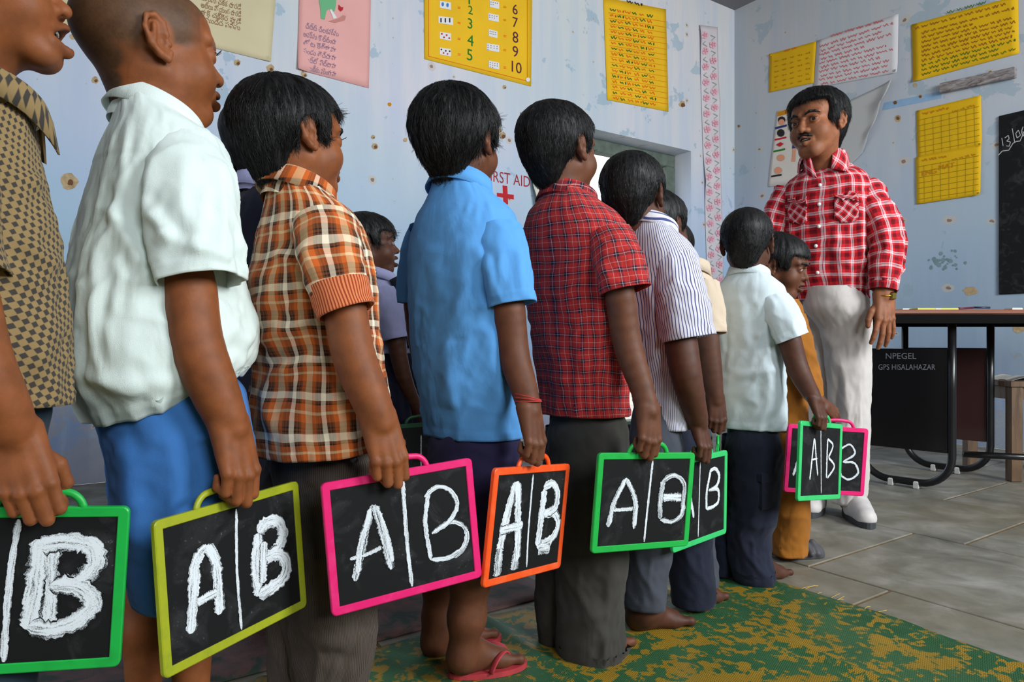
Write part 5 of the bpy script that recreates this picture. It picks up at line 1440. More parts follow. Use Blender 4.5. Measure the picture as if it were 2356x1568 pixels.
F_TARTAN = plaid('tartan_red', [(.0085, R1), (.0008, WT), (.0080, R1), (.0038, NV), (.0009, WT), (.0030, NV)], [(.0085, R1), (.0008, WT), (.0080, R1), (.0038, NV), (.0009, WT), (.0030, NV)], .5)
ST_W, ST_N = c_(216, 214, 220), c_(72, 80, 132)
F_STRIPE = plaid('stripe_navy', [(.0043, ST_W), (.0019, ST_N)], None)
F_STRIPEH = plaid('stripe_navy_across', [(10., ST_W)], [(.0043, ST_W), (.0019, ST_N)], 1.0)
F_CORD = plaid('trousers_pinstripe', [(.0022, c_(88, 78, 70)), (.0014, c_(62, 54, 50))], None)
F_CHECK = checks('check_khaki', c_(140, 118, 80), c_(62, 58, 54), .0098)
TR, TD, TW = c_(204, 34, 44), c_(110, 14, 26), c_(226, 206, 212)
F_TEACH = plaid('plaid_red_white', [(.012, TR), (.014, TD), (.008, TR), (.006, TW), (.002, TR), (.004, TW)], [(.012, TR), (.014, TD), (.008, TR), (.006, TW), (.002, TR), (.004, TW)], .5, wr=1.2)
M_BTN = plain('shirt_button', srgb(225, 222, 220), 0.3)

def px2m(px, d): return px * d / FPX

def garment_torso(person, d, phi, rows, mat, name='shirt', ratio=.72, n=110, K=86, exp=2.35, amp=.0042, folds=(), seed=0., hem=.016, yoke=None, fu=17, fv=5, **kw):
    V, Fc, uv = silhouette_loft(d, phi, rows, ratio, n, K, exp, top_ratio=1.0, seam=kw.pop('seam', math.pi / 2), disp=fold_fn(amp, seed, fu, fv, folds, hem, yoke=yoke), lip=.003, **kw)
    return mesh_obj(name, V, Fc, mat, person, True, uvs=uv)

def sleeve(parent, pts, radii, mat, name='sleeve', n=64, K=44, amp=.0035, seed=0., flat=.9, hem=.02, folds=(), fu=24, fv=9, exp=2.2, ref=(1, .3, 0)):
    P = [pt(*p) for p in pts]
    V, Fc, uv = path_loft(P, [px2m(r, p[2]) for r, p in zip(radii, pts)], n, K, flat, ref, exp, disp=fold_fn(amp, seed, fu, fv, folds, hem, top=.5), lip=.0025, seam=-math.pi / 2)
    return mesh_obj(name, V, Fc, mat, parent, True, uvs=uv)

def core_piece(s):
    """trunk, shoulders and thighs under the clothes, so that the body is one whole figure"""
    d = s['d']; rows = s['rows']; F_, R_ = yaw_axes(s['phi'])
    k = [rows[0], rows[len(rows) // 3], rows[2 * len(rows) // 3], rows[-1]]
    pr = []; prev = np.asarray(s['head']['neck'], float); rp = s['head'].get('rneck', .045) * .9
    for r in k:
        w = (r[2] - r[1]) / 2 * d / FPX; q = pt((r[1] + r[2]) / 2, r[0], d); rr = .50 * w if r is not k[0] else .42 * w
        pr.append(cone(prev, q, rp, rr, .03)); prev, rp = q, rr
    for a in s.get('arms', []):
        sl_ = s.get('sleeves', []); ia = s['arms'].index(a); q0 = pt(*sl_[ia]['pts'][0]) if ia < len(sl_) else pt(*a['p'][0][:3])
        qs = [pt(*q) for q in sl_[ia]['pts'][:-1]] if ia < len(sl_) else [q0]; qs.append(pt(*a['p'][0][:3])); ra = px2m(a['p'][0][3], a['p'][0][2]) * .62
        pr.append(cone(np.asarray(s['head']['neck']) - (0, 0, .05), qs[0] - np.array([0, 0, .012]), .030, ra * .8, .02))
        for i in range(len(qs) - 1): pr.append(cone(qs[i], qs[i + 1], ra, ra, .02))
    for t in s.get('tr', []):
        rr_ = t['rows']; q = [(pt((r[1] + r[2]) / 2, r[0], d + t.get('dd', 0)), (r[2] - r[1]) / 2 * d / FPX) for r in (rr_[0], rr_[len(rr_) // 2], rr_[-1])]
        pr.append(cone(prev, q[0][0], rp * .9, q[0][1] * .40, .03))
        for i in range(2): pr.append(cone(q[i][0], q[i + 1][0], q[i][1] * .42, q[i + 1][1] * .38, .03))
    return sdf_mesh(pr, .007)

def person(label, skin, s, name='person'):
    root = mesh_obj(name, np.zeros((3, 3)), [(0, 1, 2)], skin)
    tag(root, label, 'person')
    pieces = []
    pieces.append(build_head(root, s['head']))
    pieces.append(core_piece(s) + (None,))
    for a in s.get('arms', []):
        P = [pt(*q[:3]) for q in a['p']]; R = [px2m(q[3], q[2]) for q in a['p']]
        hp = None
        if a.get('K') is not None:
            Kp = pt(*a['K']); hp = hand_prims(P[-1], Kp - P[-1], a['N'], a['size'], a.get('left', False), a.get('curl', (22, 95, 62)), a.get('thumb', 'wrap'), a.get('spread', 0.0))
        pieces.append(arm_piece(P, R, hp, a.get('h', .0026)) + (None,))
    for g in s.get('legs', []):
        P = [pt(*q[:3]) for q in g['p']]; R = [px2m(q[3], q[2]) for q in g['p']]
        pr = [cone(P[i], P[i + 1], R[i], R[i + 1], .02) for i in range(len(P) - 1)]
        if 'heel' in g: pr += foot_prims(g['heel'], g['toe'], g['w'], P[-1], R[-1])
        pieces.append(sdf_mesh(pr, g.get('h', .0034)) + (None,))
    V, Fc, T = join(pieces)
    me = mesh_obj('tmp', V, Fc, skin, None, True, tint=T)
    old = root.data; root.data = me.data; bpy.data.objects.remove(me); bpy.data.meshes.remove(old); root.data.name = name
    sh = None
    if 'shirt' in s:
        sh = garment_torso(root, s['d'], s['phi'], s['rows'], s['shirt'], s.get('shirt_name', 'shirt'), **s.get('torso', {}))
        for sl in s.get('sleeves', []): sleeve(sh, **sl)
        if 'collar' in s:
            co = s['collar']; collar_mesh(pt(*co['c']), co['ra'], co['rb'], co.get('phi', s['phi']), co.get('mat', s['shirt']), sh, **{k: v for k, v in co.items() if k not in ('c', 'ra', 'rb', 'phi', 'mat')})
    for t in s.get('tr', []):
        V, Fc, uv = silhouette_loft(s['d'], s['phi'], t['rows'], t.get('ratio', .9), t.get('n', 72), t.get('K', 80), 2.1, dd=t.get('dd', 0), hem_py=s['rows'][-1][0] - 14, disp=fold_fn(t.get('amp', .0035), t.get('seed', 2.), t.get('fu', 15), t.get('fv', 7), t.get('folds', ()), .02, top=.5), lip=.003, seam=math.pi)
        mesh_obj(t.get('name', 'trouser_leg'), V, Fc, t['mat'], root, True, uvs=uv)
    return root, sh

def hd(S, px, py, off=-.016): return handle_depth(S, px, py) + off
def grip(S, wrist, knuckle, elbow, up, mid, size, d_up, d_el, curl=(20, 95, 62), h=.0026):
    """right arm from under the sleeve to a hand closed round the slate handle"""
    dw = hd(S, wrist[0], knuckle[1] + 40)
    return dict(p=[(up[0], up[1], d_up, up[2]), (elbow[0], elbow[1], d_el, elbow[2]), (mid[0], mid[1], (d_el + dw) / 2, mid[2]), (wrist[0], wrist[1], dw, wrist[2])],
                K=(knuckle[0], knuckle[1], dw - .004), N=S['z'] + np.array([.15, 0, 0]), size=size, curl=curl, h=h)

# 1 --- boy at the left edge in the checked shirt
d = .88
person('boy cut off by the left edge, open mouth, khaki checked shirt, holding a green slate', SK[0], dict(d=d, phi=44,
    head=dict(c=pt(-42, -22, d), H=.190, rot=(66, 9, 0), neck=pt(-75, 205, d), rneck=.042, mouth=.014, teeth=2, h=.0026, gaze=(0, 1, .1), hair=dict(shape=dict(t=.012), n=0)),
    rows=[(200, -130, 40), (225, -165, 62), (270, -195, 78), (340, -205, 90), (450, -210, 110), (560, -205, 133), (680, -200, 150), (800, -195, 160), (890, -190, 166), (930, -188, 170)],
    shirt=F_CHECK, torso=dict(ratio=.78, amp=.005, seed=4.2, folds=[(40, 560, 140, 620, 7, 20), (20, 400, 100, 430, 6, 16), (150, 700, 60, 860, 5, 24)]),
    sleeves=[dict(pts=[(-110, 330, .82), (-110, 520, .79), (-95, 640, .78)], radii=[90, 86, 92], mat=F_CHECK, seed=1.)],
    collar=dict(c=pt(-28, 216, d), ra=.058, rb=.062, mat=F_CHECK, tilt=16, point=.03) if False else dict(c=(-45, 222, d), ra=.062, rb=.066, mat=F_CHECK, tilt=18, point=.034),
    arms=[grip(S1, (36, 1010, 44), (58, 1092), (-38, 840, 58), (-85, 650, 60), (4, 935, 54), .134, .79, .78)],
    tr=[dict(rows=[(850, -150, 128), (920, -150, 118), (1000, -150, 110), (1100, -150, 102), (1300, -140, 96), (1568, -130, 92), (1850, -120, 85)], mat=F_DENIM, ratio=.9)]))
# 2 --- shaved head, white shirt, blue shorts
d = 1.08
person('boy with shaved head, white shirt and blue shorts holding the yellow-green slate', SK[0], dict(d=d, phi=50,
    head=dict(c=pt(352, 117, d), H=.212, rot=(48, 2, 0), neck=pt(385, 330, d), rneck=.046, buzz=True, mouth=.0015, h=.0021, ear=1.08, brow=False),
    rows=[(258, 276, 452, -.022), (280, 270, 472, -.020), (308, 264, 505, -.014), (352, 240, 524, -.006), (410, 219, 530), (480, 200, 530), (560, 182, 540), (650, 166, 560), (730, 152, 578, .01), (790, 146, 590, .02), (840, 165, 588, .028), (880, 192, 570, .034), (905, 208, 548, .038)],
    shirt=F_WHITE, torso=dict(ratio=.80, amp=.0045, seed=1.3, n=150, K=120, yoke=.095, folds=[(255, 470, 330, 620, 9, 20), (345, 560, 300, 740, 7, 22), (210, 520, 190, 760, 7, 16), (240, 500, 225, 800, 7, 16), (180, 850, 330, 905, 8, 16), (200, 870, 420, 880, 5, 18), (480, 680, 570, 800, 8, 18), (300, 380, 270, 520, 5, 16)]),
    sleeves=[dict(pts=[(420, 372, 1.04), (438, 450, .995), (452, 550, .975), (464, 648, .965)], radii=[96, 100, 96, 88], mat=F_WHITE, seed=2.2, n=90, K=60, flat=.85, amp=.0045, folds=[(345, 480, 400, 560, 8, 14), (380, 510, 480, 560, -3, 18), (430, 560, 530, 600, 6, 14), (470, 420, 455, 600, 5, 16), (360, 560, 400, 520, 4, 12)])],
    collar=dict(c=(356, 287, d), ra=.060, rb=.064, tilt=24, point=.036, leaf=.036, stand=.030),
    arms=[grip(S2, (531, 985, 39), (552, 1078), (456, 800, 55), (436, 640, 54), (495, 900, 50), .142, .975, .965)],
    legs=[dict(p=[(340, 1300, 1.14, 52), (332, 1440, 1.14, 46), (330, 1640, 1.14, 34)], heel=pt(310, 1735, 1.16) * [1, 1, 0] + [0, 0, .006], toe=pt(430, 1735, 1.25) * [1, 1, 0] + [0, 0, .006], w=.062), dict(p=[(440, 1300, 1.05, 54), (440, 1440, 1.05, 48), (440, 1640, 1.05, 36)], heel=pt(420, 1790, 1.03) * [1, 1, 0] + [0, 0, .006], toe=pt(560, 1790, 1.12) * [1, 1, 0] + [0, 0, .006], w=.062)],
    tr=[dict(name='shorts', rows=[(850, 205, 560), (905, 220, 570), (960, 230, 580), (1040, 246, 588), (1120, 258, 592), (1220, 276, 596), (1310, 298, 596), (1362, 312, 594)], mat=F_SHORTS, ratio=.85, amp=.003, fu=9, n=110,
             folds=[(470, 900, 500, 1020, 9, 12), (450, 1015, 520, 985, 7, 9), (280, 1000, 330, 1300, 8, 26), (400, 1000, 430, 1350, 6, 30)])]))
# 3 --- orange plaid
d = 1.20
p3, s3 = person('boy in orange plaid shirt and brown pinstripe trousers holding the bright pink slate', SK[0], dict(d=d, phi=44,
    head=dict(c=pt(677, 318, d), H=.188, rot=(43, 2, 0), neck=pt(700, 490, d), rneck=.041, h=.0023, hair=dict(shape=dict(t=.012, nape=-.078, front=.046, side=.034), n=11000, len=.022, seed=3, amp=.0024, up=.25)),
    rows=[(438, 626, 768, -.020), (458, 622, 780, -.016), (484, 618, 805, -.008), (530, 604, 830), (600, 588, 850), (660, 572, 858), (740, 577, 862), (800, 590, 866), (850, 594, 870), (900, 588, 880), (960, 583, 890, .008), (1005, 588, 892, .012), (1022, 590, 892, .012)],
    shirt=F_PLAID, torso=dict(ratio=.78, amp=.0042, seed=7.7, n=140, K=110, yoke=.085, folds=[(640, 570, 700, 640, 8, 16), (590, 790, 740, 720, 7, 18), (600, 850, 760, 790, -6, 16), (690, 640, 735, 760, 7, 14), (640, 860, 800, 790, 6, 14), (600, 880, 640, 1000, 6, 14)]),
    sleeves=[dict(pts=[(748, 520, 1.115), (760, 580, 1.085), (775, 640, 1.07), (796, 712, 1.06)], radii=[72, 72, 68, 60], mat=F_PLAID, seed=3.1, n=84, K=50, flat=.88, folds=[(700, 560, 740, 640, 6, 10)]),
             dict(name='cuff', pts=[(779, 655, 1.062), (787, 686, 1.058), (797, 716, 1.056)], radii=[69, 67, 64], mat=F_CUFF, seed=3.1, n=84, K=12, flat=.88, amp=.001, hem=.004)],
    collar=dict(c=(684, 452, d), ra=.057, rb=.059, tilt=22, point=.03, leaf=.034, stand=.026),
    arms=[grip(S3, (873, 970, 37), (892, 1042), (818, 830, 46), (790, 690, 46), (850, 910, 42), .134, 1.075, 1.07)],
    tr=[dict(rows=[(960, 600, 885), (1000, 606, 882), (1060, 620, 868), (1150, 640, 862), (1300, 652, 858), (1420, 656, 857), (1490, 668, 852), (1568, 670, 838), (1690, 672, 850)], mat=F_CORD, ratio=.72, amp=.005, fv=11, n=110, dd=.02, folds=[(690, 1440, 840, 1400, 7, 16), (680, 1500, 830, 1520, -6, 14), (670, 1180, 800, 1120, 6, 20)]),
        dict(rows=[(1000, 600, 800), (1150, 604, 780), (1300, 612, 760), (1450, 620, 750), (1568, 625, 745), (1650, 625, 750)], mat=F_CORD, dd=.06)]))
ep = MB().tube([pt(742, 475, 1.12), pt(775, 505, 1.085), pt(800, 545, 1.07)], [.010, .0125, .012], 10, True, .28, (0, -.3, 1)).build('epaulette', F_CUFF, s3, True)
mb = MB(); c0 = pt(816, 1056, 1.105); mb.tube([c0, c0 + (0, -.004, 0)], .006, 14).build('button', plain('button_dark', srgb(40, 42, 50), .4), p3, True)
# 4 --- girl with braid, behind
d = 1.62
p4, _ = person('girl in navy pinafore with looped braid, behind the orange plaid boy', SK[2], dict(d=d, phi=45,
    head=dict(c=pt(612, 328, d), H=.178, rot=(40, 2, 0), neck=pt(615, 430, d), rneck=.042, face=False, hair=dict(shape=dict(t=.014, nape=-.075), n=0, h=.004), h=.004),
    rows=[(425, 580, 650), (445, 560, 675), (475, 536, 690), (520, 522, 700), (580, 519, 705), (660, 521, 705), (760, 526, 705), (900, 520, 720), (1050, 510, 740), (1250, 500, 760)],
    shirt=F_NAVY2, shirt_name='pinafore', torso=dict(ratio=.8, amp=.004, n=72, K=50),
    sleeves=[dict(pts=[(672, 500, d - .07), (690, 580, d - .09), (698, 680, d - .1)], radii=[36, 40, 44], mat=F_LAV)],
    collar=dict(c=(604, 430, d), ra=.052, rb=.054, mat=F_LAV, tilt=12, leaf=.04, point=.03, stand=.024), arms=[dict(p=[(690, 640, d - .1, 24), (705, 760, d - .1, 20), (720, 860, d - .05, 16)], K=(724, 900, d - .05), N=(0.3, -1, 0), size=.11)],
    legs=[dict(p=[(600, 1200, d, 30), (600, 1400, d, 24)], heel=pt(590, 1445, d) * [1, 1, 0] + [0, 0, .006], toe=pt(690, 1445, d + .05) * [1, 1, 0] + [0, 0, .006], w=.055, h=.005)], tr=[]))
mb = MB()
bp = spline([pt(566, 330, d), pt(545, 350, d - .01), pt(537, 372, d - .02), pt(548, 384, d - .02), pt(566, 372, d - .01)], 26)
for ph in (0, 2.1, 4.2):
    mb.tube([q + .006 * np.array([math.cos(ph + i * .9), 0, math.sin(ph + i * .9)]) for i, q in enumerate(bp)], .0075, 8)
br = mb.build('braid', HAIR, p4, True)
MB().tube(spline([pt(548, 345, d - .03), pt(538, 362, d - .035), pt(530, 392, d - .035)], 8), [.004, .007, .009, .010, .010, .009, .008, .006], 8, True, .3, (0, 1, 0)).build('ribbon', plain('ribbon_black', srgb(20, 20, 24), .6), br, True)
# 5 --- small girl in profile
d = 2.10
p5, s5 = person('small girl in profile with open mouth, earring, lavender blouse and navy pinafore', SK[2], dict(d=d, phi=62,
    head=dict(c=pt(849, 562, d), H=.180, rot=(76, 3, 0), neck=pt(868, 660, d), rneck=.038, mouth=.006, h=.0034, gaze=(0, 1, .05), hair=dict(shape=dict(t=.012, nape=-.060, front=.036, side=.036), n=2500, len=.03, seed=8)),
    rows=[(632, 850, 892), (645, 842, 908), (668, 838, 922), (700, 838, 932), (740, 842, 940), (780, 846, 942), (812, 850, 942)],
    shirt=F_LAV, shirt_name='blouse', torso=dict(ratio=.85, amp=.004, n=64, K=40, seed=5),
    sleeves=[dict(pts=[(880, 672, d - .06), (895, 720, d - .085), (908, 782, d - .09)], radii=[30, 36, 42], mat=F_LAV, n=48, K=30)],
    collar=dict(c=(872, 640, d), ra=.045, rb=.05, mat=F_LAV, tilt=16, point=.024, leaf=.028),
    arms=[dict(p=[(908, 770, d - .09, 20), (930, 870, d - .07, 17), (962, 950, d - .03, 13)], K=(975, 985, d - .02), N=(.3, -1, 0), size=.10, h=.004)],
    legs=[dict(p=[(880, 1150, d, 22), (880, 1270, d, 17)], heel=pt(872, 1290, d) * [1, 1, 0] + [0, 0, .006], toe=pt(940, 1290, d + .06) * [1, 1, 0] + [0, 0, .006], w=.05, h=.005)],
    tr=[dict(name='skirt', rows=[(790, 850, 942), (820, 851, 946), (900, 850, 958), (1000, 846, 975), (1120, 842, 990), (1180, 840, 995)], mat=F_NAVY2, ratio=.9, amp=.008, fu=26, fv=1.5, n=90)]))
MB().tube(spline([pt(905, 640, d - .05), pt(925, 680, d - .06), pt(945, 720, d - .05), pt(948, 800, d - .04)], 12), .014, 8, True, .3, (0, 1, 0)).build('pinafore_strap', F_NAVY2, p5, True)
mb = MB(); e0 = pt(865, 628, d - .075); mb.tube([e0 + .010 * np.array([0, math.cos(a) * .4, math.sin(a)]) for a in np.linspace(0, 6.2, 14)], .0014, 6).build('earring', plain('silver', srgb(200, 200, 200), .25, .5, 1.0), p5, True)
# 6 --- blue shirt
d = 1.37
p6, s6 = person('boy in plain sky blue shirt and navy shorts wearing red flip-flops, holding the orange slate', SK[1], dict(d=d, phi=36,
    head=dict(c=pt(1056, 326, d), H=.190, rot=(27, 2, 0), neck=pt(1062, 470, d), rneck=.041, h=.0026, hair=dict(shape=dict(t=.015, nape=-.090, front=.050, side=.036), n=11000, len=.026, seed=5, amp=.003, up=.25)),
    rows=[(432, 1000, 1128, -.020), (448, 994, 1138, -.014), (468, 982, 1157, -.006), (500, 962, 1178), (545, 950, 1190), (600, 944, 1192), (680, 946, 1190), (760, 952, 1190), (850, 960, 1190), (930, 973, 1192), (985, 983, 1194), (1001, 985, 1194)],
    shirt=F_BLUE, torso=dict(ratio=.74, amp=.0030, seed=2.9, n=130, K=110, folds=[(1080, 540, 1060, 760, 6, 24), (1050, 780, 1030, 940, 8, 28), (1100, 560, 1130, 660, 7, 16), (990, 560, 1010, 700, 4, 18), (1130, 740, 1150, 960, 6, 20), (1120, 600, 1180, 720, 8, 14)]),
    sleeves=[dict(pts=[(1145, 532, 1.31), (1160, 590, 1.29), (1170, 640, 1.28), (1180, 700, 1.275)], radii=[54, 56, 54, 50], mat=F_BLUE, seed=5.2, n=80, K=50, flat=.88, folds=[(1120, 580, 1140, 690, 6, 10), (1190, 560, 1200, 690, 5, 10)]),
             dict(pts=[(986, 535, 1.44), (966, 590, 1.47), (957, 640, 1.48), (954, 698, 1.48)], radii=[46, 42, 38, 34], mat=F_BLUE, seed=6.1)],
    collar=dict(c=(1057, 440, d), ra=.056, rb=.055, tilt=20, point=.03, leaf=.034, stand=.026),
    arms=[grip(S4, (1219, 945, 24), (1230, 1005), (1186, 830, 33), (1168, 690, 37), (1206, 895, 29), .124, 1.285, 1.28),
          dict(p=[(954, 680, 1.48, 26), (968, 800, 1.48, 24), (1000, 920, 1.45, 20)], K=(1010, 960, 1.44), N=(-.5, -1, 0), size=.11, left=True)],
    legs=[dict(p=[(1085, 1240, 1.36, 50), (1082, 1330, 1.36, 44), (1074, 1420, 1.36, 41), (1062, 1510, 1.36, 27)], heel=pt(1040, 1562, 1.375) * [1, 1, 0] + [0, 0, .016], toe=pt(1198, 1548, 1.43) * [1, 1, 0] + [0, 0, .016], w=.064),
          dict(p=[(1020, 1240, 1.50, 46), (1012, 1340, 1.50, 38), (1008, 1420, 1.50, 34), (1002, 1480, 1.49, 26)], heel=pt(984, 1512, 1.485) * [1, 1, 0] + [0, 0, .016], toe=pt(1140, 1494, 1.555) * [1, 1, 0] + [0, 0, .016], w=.062)],
    tr=[dict(name='shorts', rows=[(960, 985, 1192), (1020, 987, 1194), (1100, 987, 1190), (1180, 986, 1180), (1262, 986, 1166), (1300, 986, 1150)], mat=F_SHORTN, ratio=.8)]))
def torus_band(name, parent, c, ax, r, rt, mat, n=20, flat=1.0):
    ax = nrm(ax); a = nrm(np.cross(ax, (1, .3, 0))); b = np.cross(ax, a)
    MB().tube([c + r * (math.cos(t) * a + math.sin(t) * b) for t in np.linspace(0, 2 * math.pi, n)], rt, 8, False, flat).build(name, mat, parent, True)
M_THREAD = plain('red_thread', srgb(170, 50, 44), .8)
w6 = pt(1215, 918, hd(S4, 1219, 1045) + .003)
for i in range(3): torus_band('wrist_thread', p6, w6 + (0, 0, .004 * i - .004), (.12 * i, .1, 1), .0235, .0012, M_THREAD)
M_FLIP = plain('flipflop_red', srgb(176, 58, 64), .6, .3, var=.15)
for heel, toe in ((pt(1036, 1562, 1.375), pt(1206, 1549, 1.43)), (pt(980, 1512, 1.485), pt(1148, 1494, 1.555))):
    heel = heel * [1, 1, 0]; toe = toe * [1, 1, 0]; f = nrm(toe - heel); L = np.linalg.norm(toe - heel); r = np.cross(f, (0, 0, 1))
    out = []
    for t in np.linspace(0, 2 * math.pi, 28, endpoint=False):
        x = .5 - .53 * math.cos(t); wd = .036 * (.78 + .32 * x) ; out.append(heel + f * L * x + r * wd * math.sin(t) * 1.05)
    V = [q + (0, 0, z) for z in (.006, .0165) for q in out]; n = 28
    sole = mesh_obj('flip_flop', V, [tuple(range(n))[::-1], tuple(range(n, 2 * n))] + [(i, (i + 1) % n, (i + 1) % n + n, i + n) for i in range(n)], M_FLIP, p6, False)
    T_ = lambda a, b, z: heel + f * L * a + r * b + np.array([0, 0, z])
    for sgn in (-1, 1):
        MB().tube(spline([T_(.46, sgn * .036, .017), T_(.56, sgn * .032, .042), T_(.70, sgn * .016, .046), T_(.80, .012, .022)], 12), [.008] * 9 + [.006, .005, .004], 8, True, .35).build('strap', M_FLIP, sole, True)
# 7 --- red tartan
d = 1.48
p7, s7 = person('boy in red checked shirt and dark olive trousers holding the green slate with squared B', SK[1], dict(d=d, phi=42,
    head=dict(c=pt(1289, 346, d), H=.185, rot=(44, 2, 0), neck=pt(1310, 490, d), rneck=.041, h=.0026, hair=dict(shape=dict(t=.011, nape=-.068, front=.048, side=.034), n=9000, len=.014, seed=11, amp=.0012, up=.5, rad=.0004)),
    rows=[(458, 1252, 1372, -.020), (474, 1240, 1392, -.014), (497, 1220, 1418, -.006), (535, 1208, 1438), (590, 1206, 1444), (660, 1212, 1444), (730, 1222, 1442), (800, 1232, 1442), (870, 1243, 1440), (930, 1250, 1438), (952, 1253, 1438)],
    shirt=F_TARTAN, torso=dict(ratio=.74, amp=.0036, seed=9.1, n=120, K=100, yoke=.062, folds=[(1400, 560, 1370, 700, 7, 14), (1300, 560, 1310, 760, 5, 20), (1380, 700, 1340, 860, 6, 20), (1260, 760, 1300, 900, 5, 20)]),
    sleeves=[dict(pts=[(1402, 540, 1.39), (1420, 590, 1.37), (1432, 628, 1.36), (1441, 668, 1.355)], radii=[50, 54, 54, 54], mat=F_TARTAN, seed=4.4, n=80, K=50, flat=.88, folds=[(1385, 590, 1410, 670, 6, 10), (1440, 560, 1460, 650, 4, 10)]),
             dict(pts=[(1238, 540, 1.54), (1226, 600, 1.57), (1222, 680, 1.58)], radii=[46, 44, 42], mat=F_TARTAN)],
    collar=dict(c=(1305, 466, d), ra=.056, rb=.055, tilt=20, point=.03, leaf=.034, stand=.024),
    arms=[grip(S5, (1492, 945, 23), (1494, 990), (1446, 800, 31), (1424, 660, 33), (1476, 890, 26), .122, 1.365, 1.37)],
    legs=[dict(p=[(1370, 1400, 1.45, 30), (1375, 1470, 1.46, 24)], heel=pt(1340, 1512, 1.45) * [1, 1, 0] + [0, 0, .008], toe=pt(1446, 1496, 1.53) * [1, 1, 0] + [0, 0, .008], w=.062)],
    tr=[dict(rows=[(920, 1255, 1440), (1000, 1260, 1441), (1100, 1266, 1440), (1200, 1272, 1439), (1300, 1280, 1437), (1370, 1285, 1433), (1440, 1282, 1430), (1500, 1280, 1436), (1526, 1286, 1424)], mat=F_OLIVE, ratio=.78, dd=.01, n=100, amp=.004, folds=[(1290, 1440, 1400, 1400, 8, 16), (1290, 1490, 1410, 1460, 6, 14), (1420, 1100, 1400, 1400, 6, 14)]),
        dict(rows=[(980, 1255, 1360), (1150, 1246, 1335), (1300, 1240, 1328), (1420, 1236, 1316), (1480, 1240, 1300)], mat=F_OLIVE, dd=.07)]))
# 8 --- striped shirt
d = 1.60
p8, s8 = person('boy in white shirt with thin navy stripes, barefoot in grey trousers', SK[2], dict(d=d, phi=45,
    head=dict(c=pt(1460, 451, d), H=.180, rot=(30, -4, 0), neck=pt(1500, 560, d), rneck=.040, h=.003, hair=dict(shape=dict(t=.010, nape=-.072, front=.05, side=.034), n=7000, len=.012, seed=13, amp=.0012, up=.5)),
    rows=[(524, 1442, 1550, -.022), (540, 1432, 1565, -.016), (564, 1418, 1586, -.008), (600, 1412, 1602), (650, 1416, 1604), (720, 1430, 1596), (800, 1445, 1588), (880, 1458, 1584), (940, 1464, 1582), (984, 1470, 1582)],
    shirt=F_STRIPE, torso=dict(ratio=.76, amp=.0038, seed=3.3, n=110, K=90, folds=[(1480, 640, 1520, 720, 8, 12), (1500, 680, 1510, 860, 7, 14), (1560, 820, 1570, 960, 6, 12)]),
    sleeves=[dict(pts=[(1548, 596, 1.55), (1562, 660, 1.53), (1573, 715, 1.52), (1585, 778, 1.515)], radii=[52, 56, 57, 56], mat=F_STRIPE, seed=1.4, n=72, K=44, flat=.88, folds=[(1520, 680, 1560, 640, 6, 10)]),
             dict(pts=[(1440, 610, 1.68), (1430, 680, 1.7), (1430, 770, 1.7)], radii=[46, 44, 42], mat=F_STRIPE)],
    collar=dict(c=(1496, 534, d), ra=.054, rb=.055, tilt=26, point=.03, leaf=.034, stand=.022, mat=F_STRIPEH),
    arms=[grip(S6, (1606, 972, 23), (1618, 1014), (1580, 868, 33), (1564, 770, 36), (1595, 930, 27), .118, 1.52, 1.51)],
    legs=[dict(p=[(1484, 1340, 1.60, 34), (1484, 1400, 1.60, 30)], heel=pt(1446, 1452, 1.605) * [1, 1, 0] + [0, 0, .008], toe=pt(1590, 1444, 1.64) * [1, 1, 0] + [0, 0, .008], w=.066, h=.003)],
    tr=[dict(rows=[(930, 1445, 1575), (1040, 1442, 1570), (1150, 1440, 1560), (1270, 1438, 1546), (1340, 1437, 1536), (1390, 1437, 1532)], mat=F_GREY, ratio=.95, n=84), 
        dict(rows=[(980, 1440, 1540), (1200, 1425, 1520), (1400, 1412, 1500)], mat=F_GREY, dd=.09)]))
# 9 --- boy hidden behind the striped shirt
d = 1.74
person('boy half hidden behind the striped boy, dark hair and right ear showing', SK[2], dict(d=d, phi=45,
    head=dict(c=pt(1516, 524, d), H=.176, rot=(46, -3, 0), neck=pt(1545, 620, d), rneck=.042, h=.0036, hair=dict(shape=dict(t=.010, nape=-.075), n=4000, len=.014, seed=17, up=.4)),
    rows=[(605, 1500, 1580), (630, 1480, 1590), (680, 1470, 1592), (760, 1472, 1590), (900, 1480, 1590), (980, 1485, 1592)], shirt=F_WHITE2, torso=dict(ratio=.76, n=64, K=40),
    arms=[], tr=[dict(rows=[(950, 1500, 1610), (1100, 1520, 1625), (1270, 1540, 1640), (1340, 1543, 1645), (1386, 1545, 1640)], mat=F_NAVY, ratio=.95, n=72)],
    legs=[dict(p=[(1600, 1330, d, 22), (1604, 1370, d, 18)], heel=pt(1590, 1398, d) * [1, 1, 0] + [0, 0, .008], toe=pt(1664, 1380, d + .06) * [1, 1, 0] + [0, 0, .008], w=.055, h=.004)]))
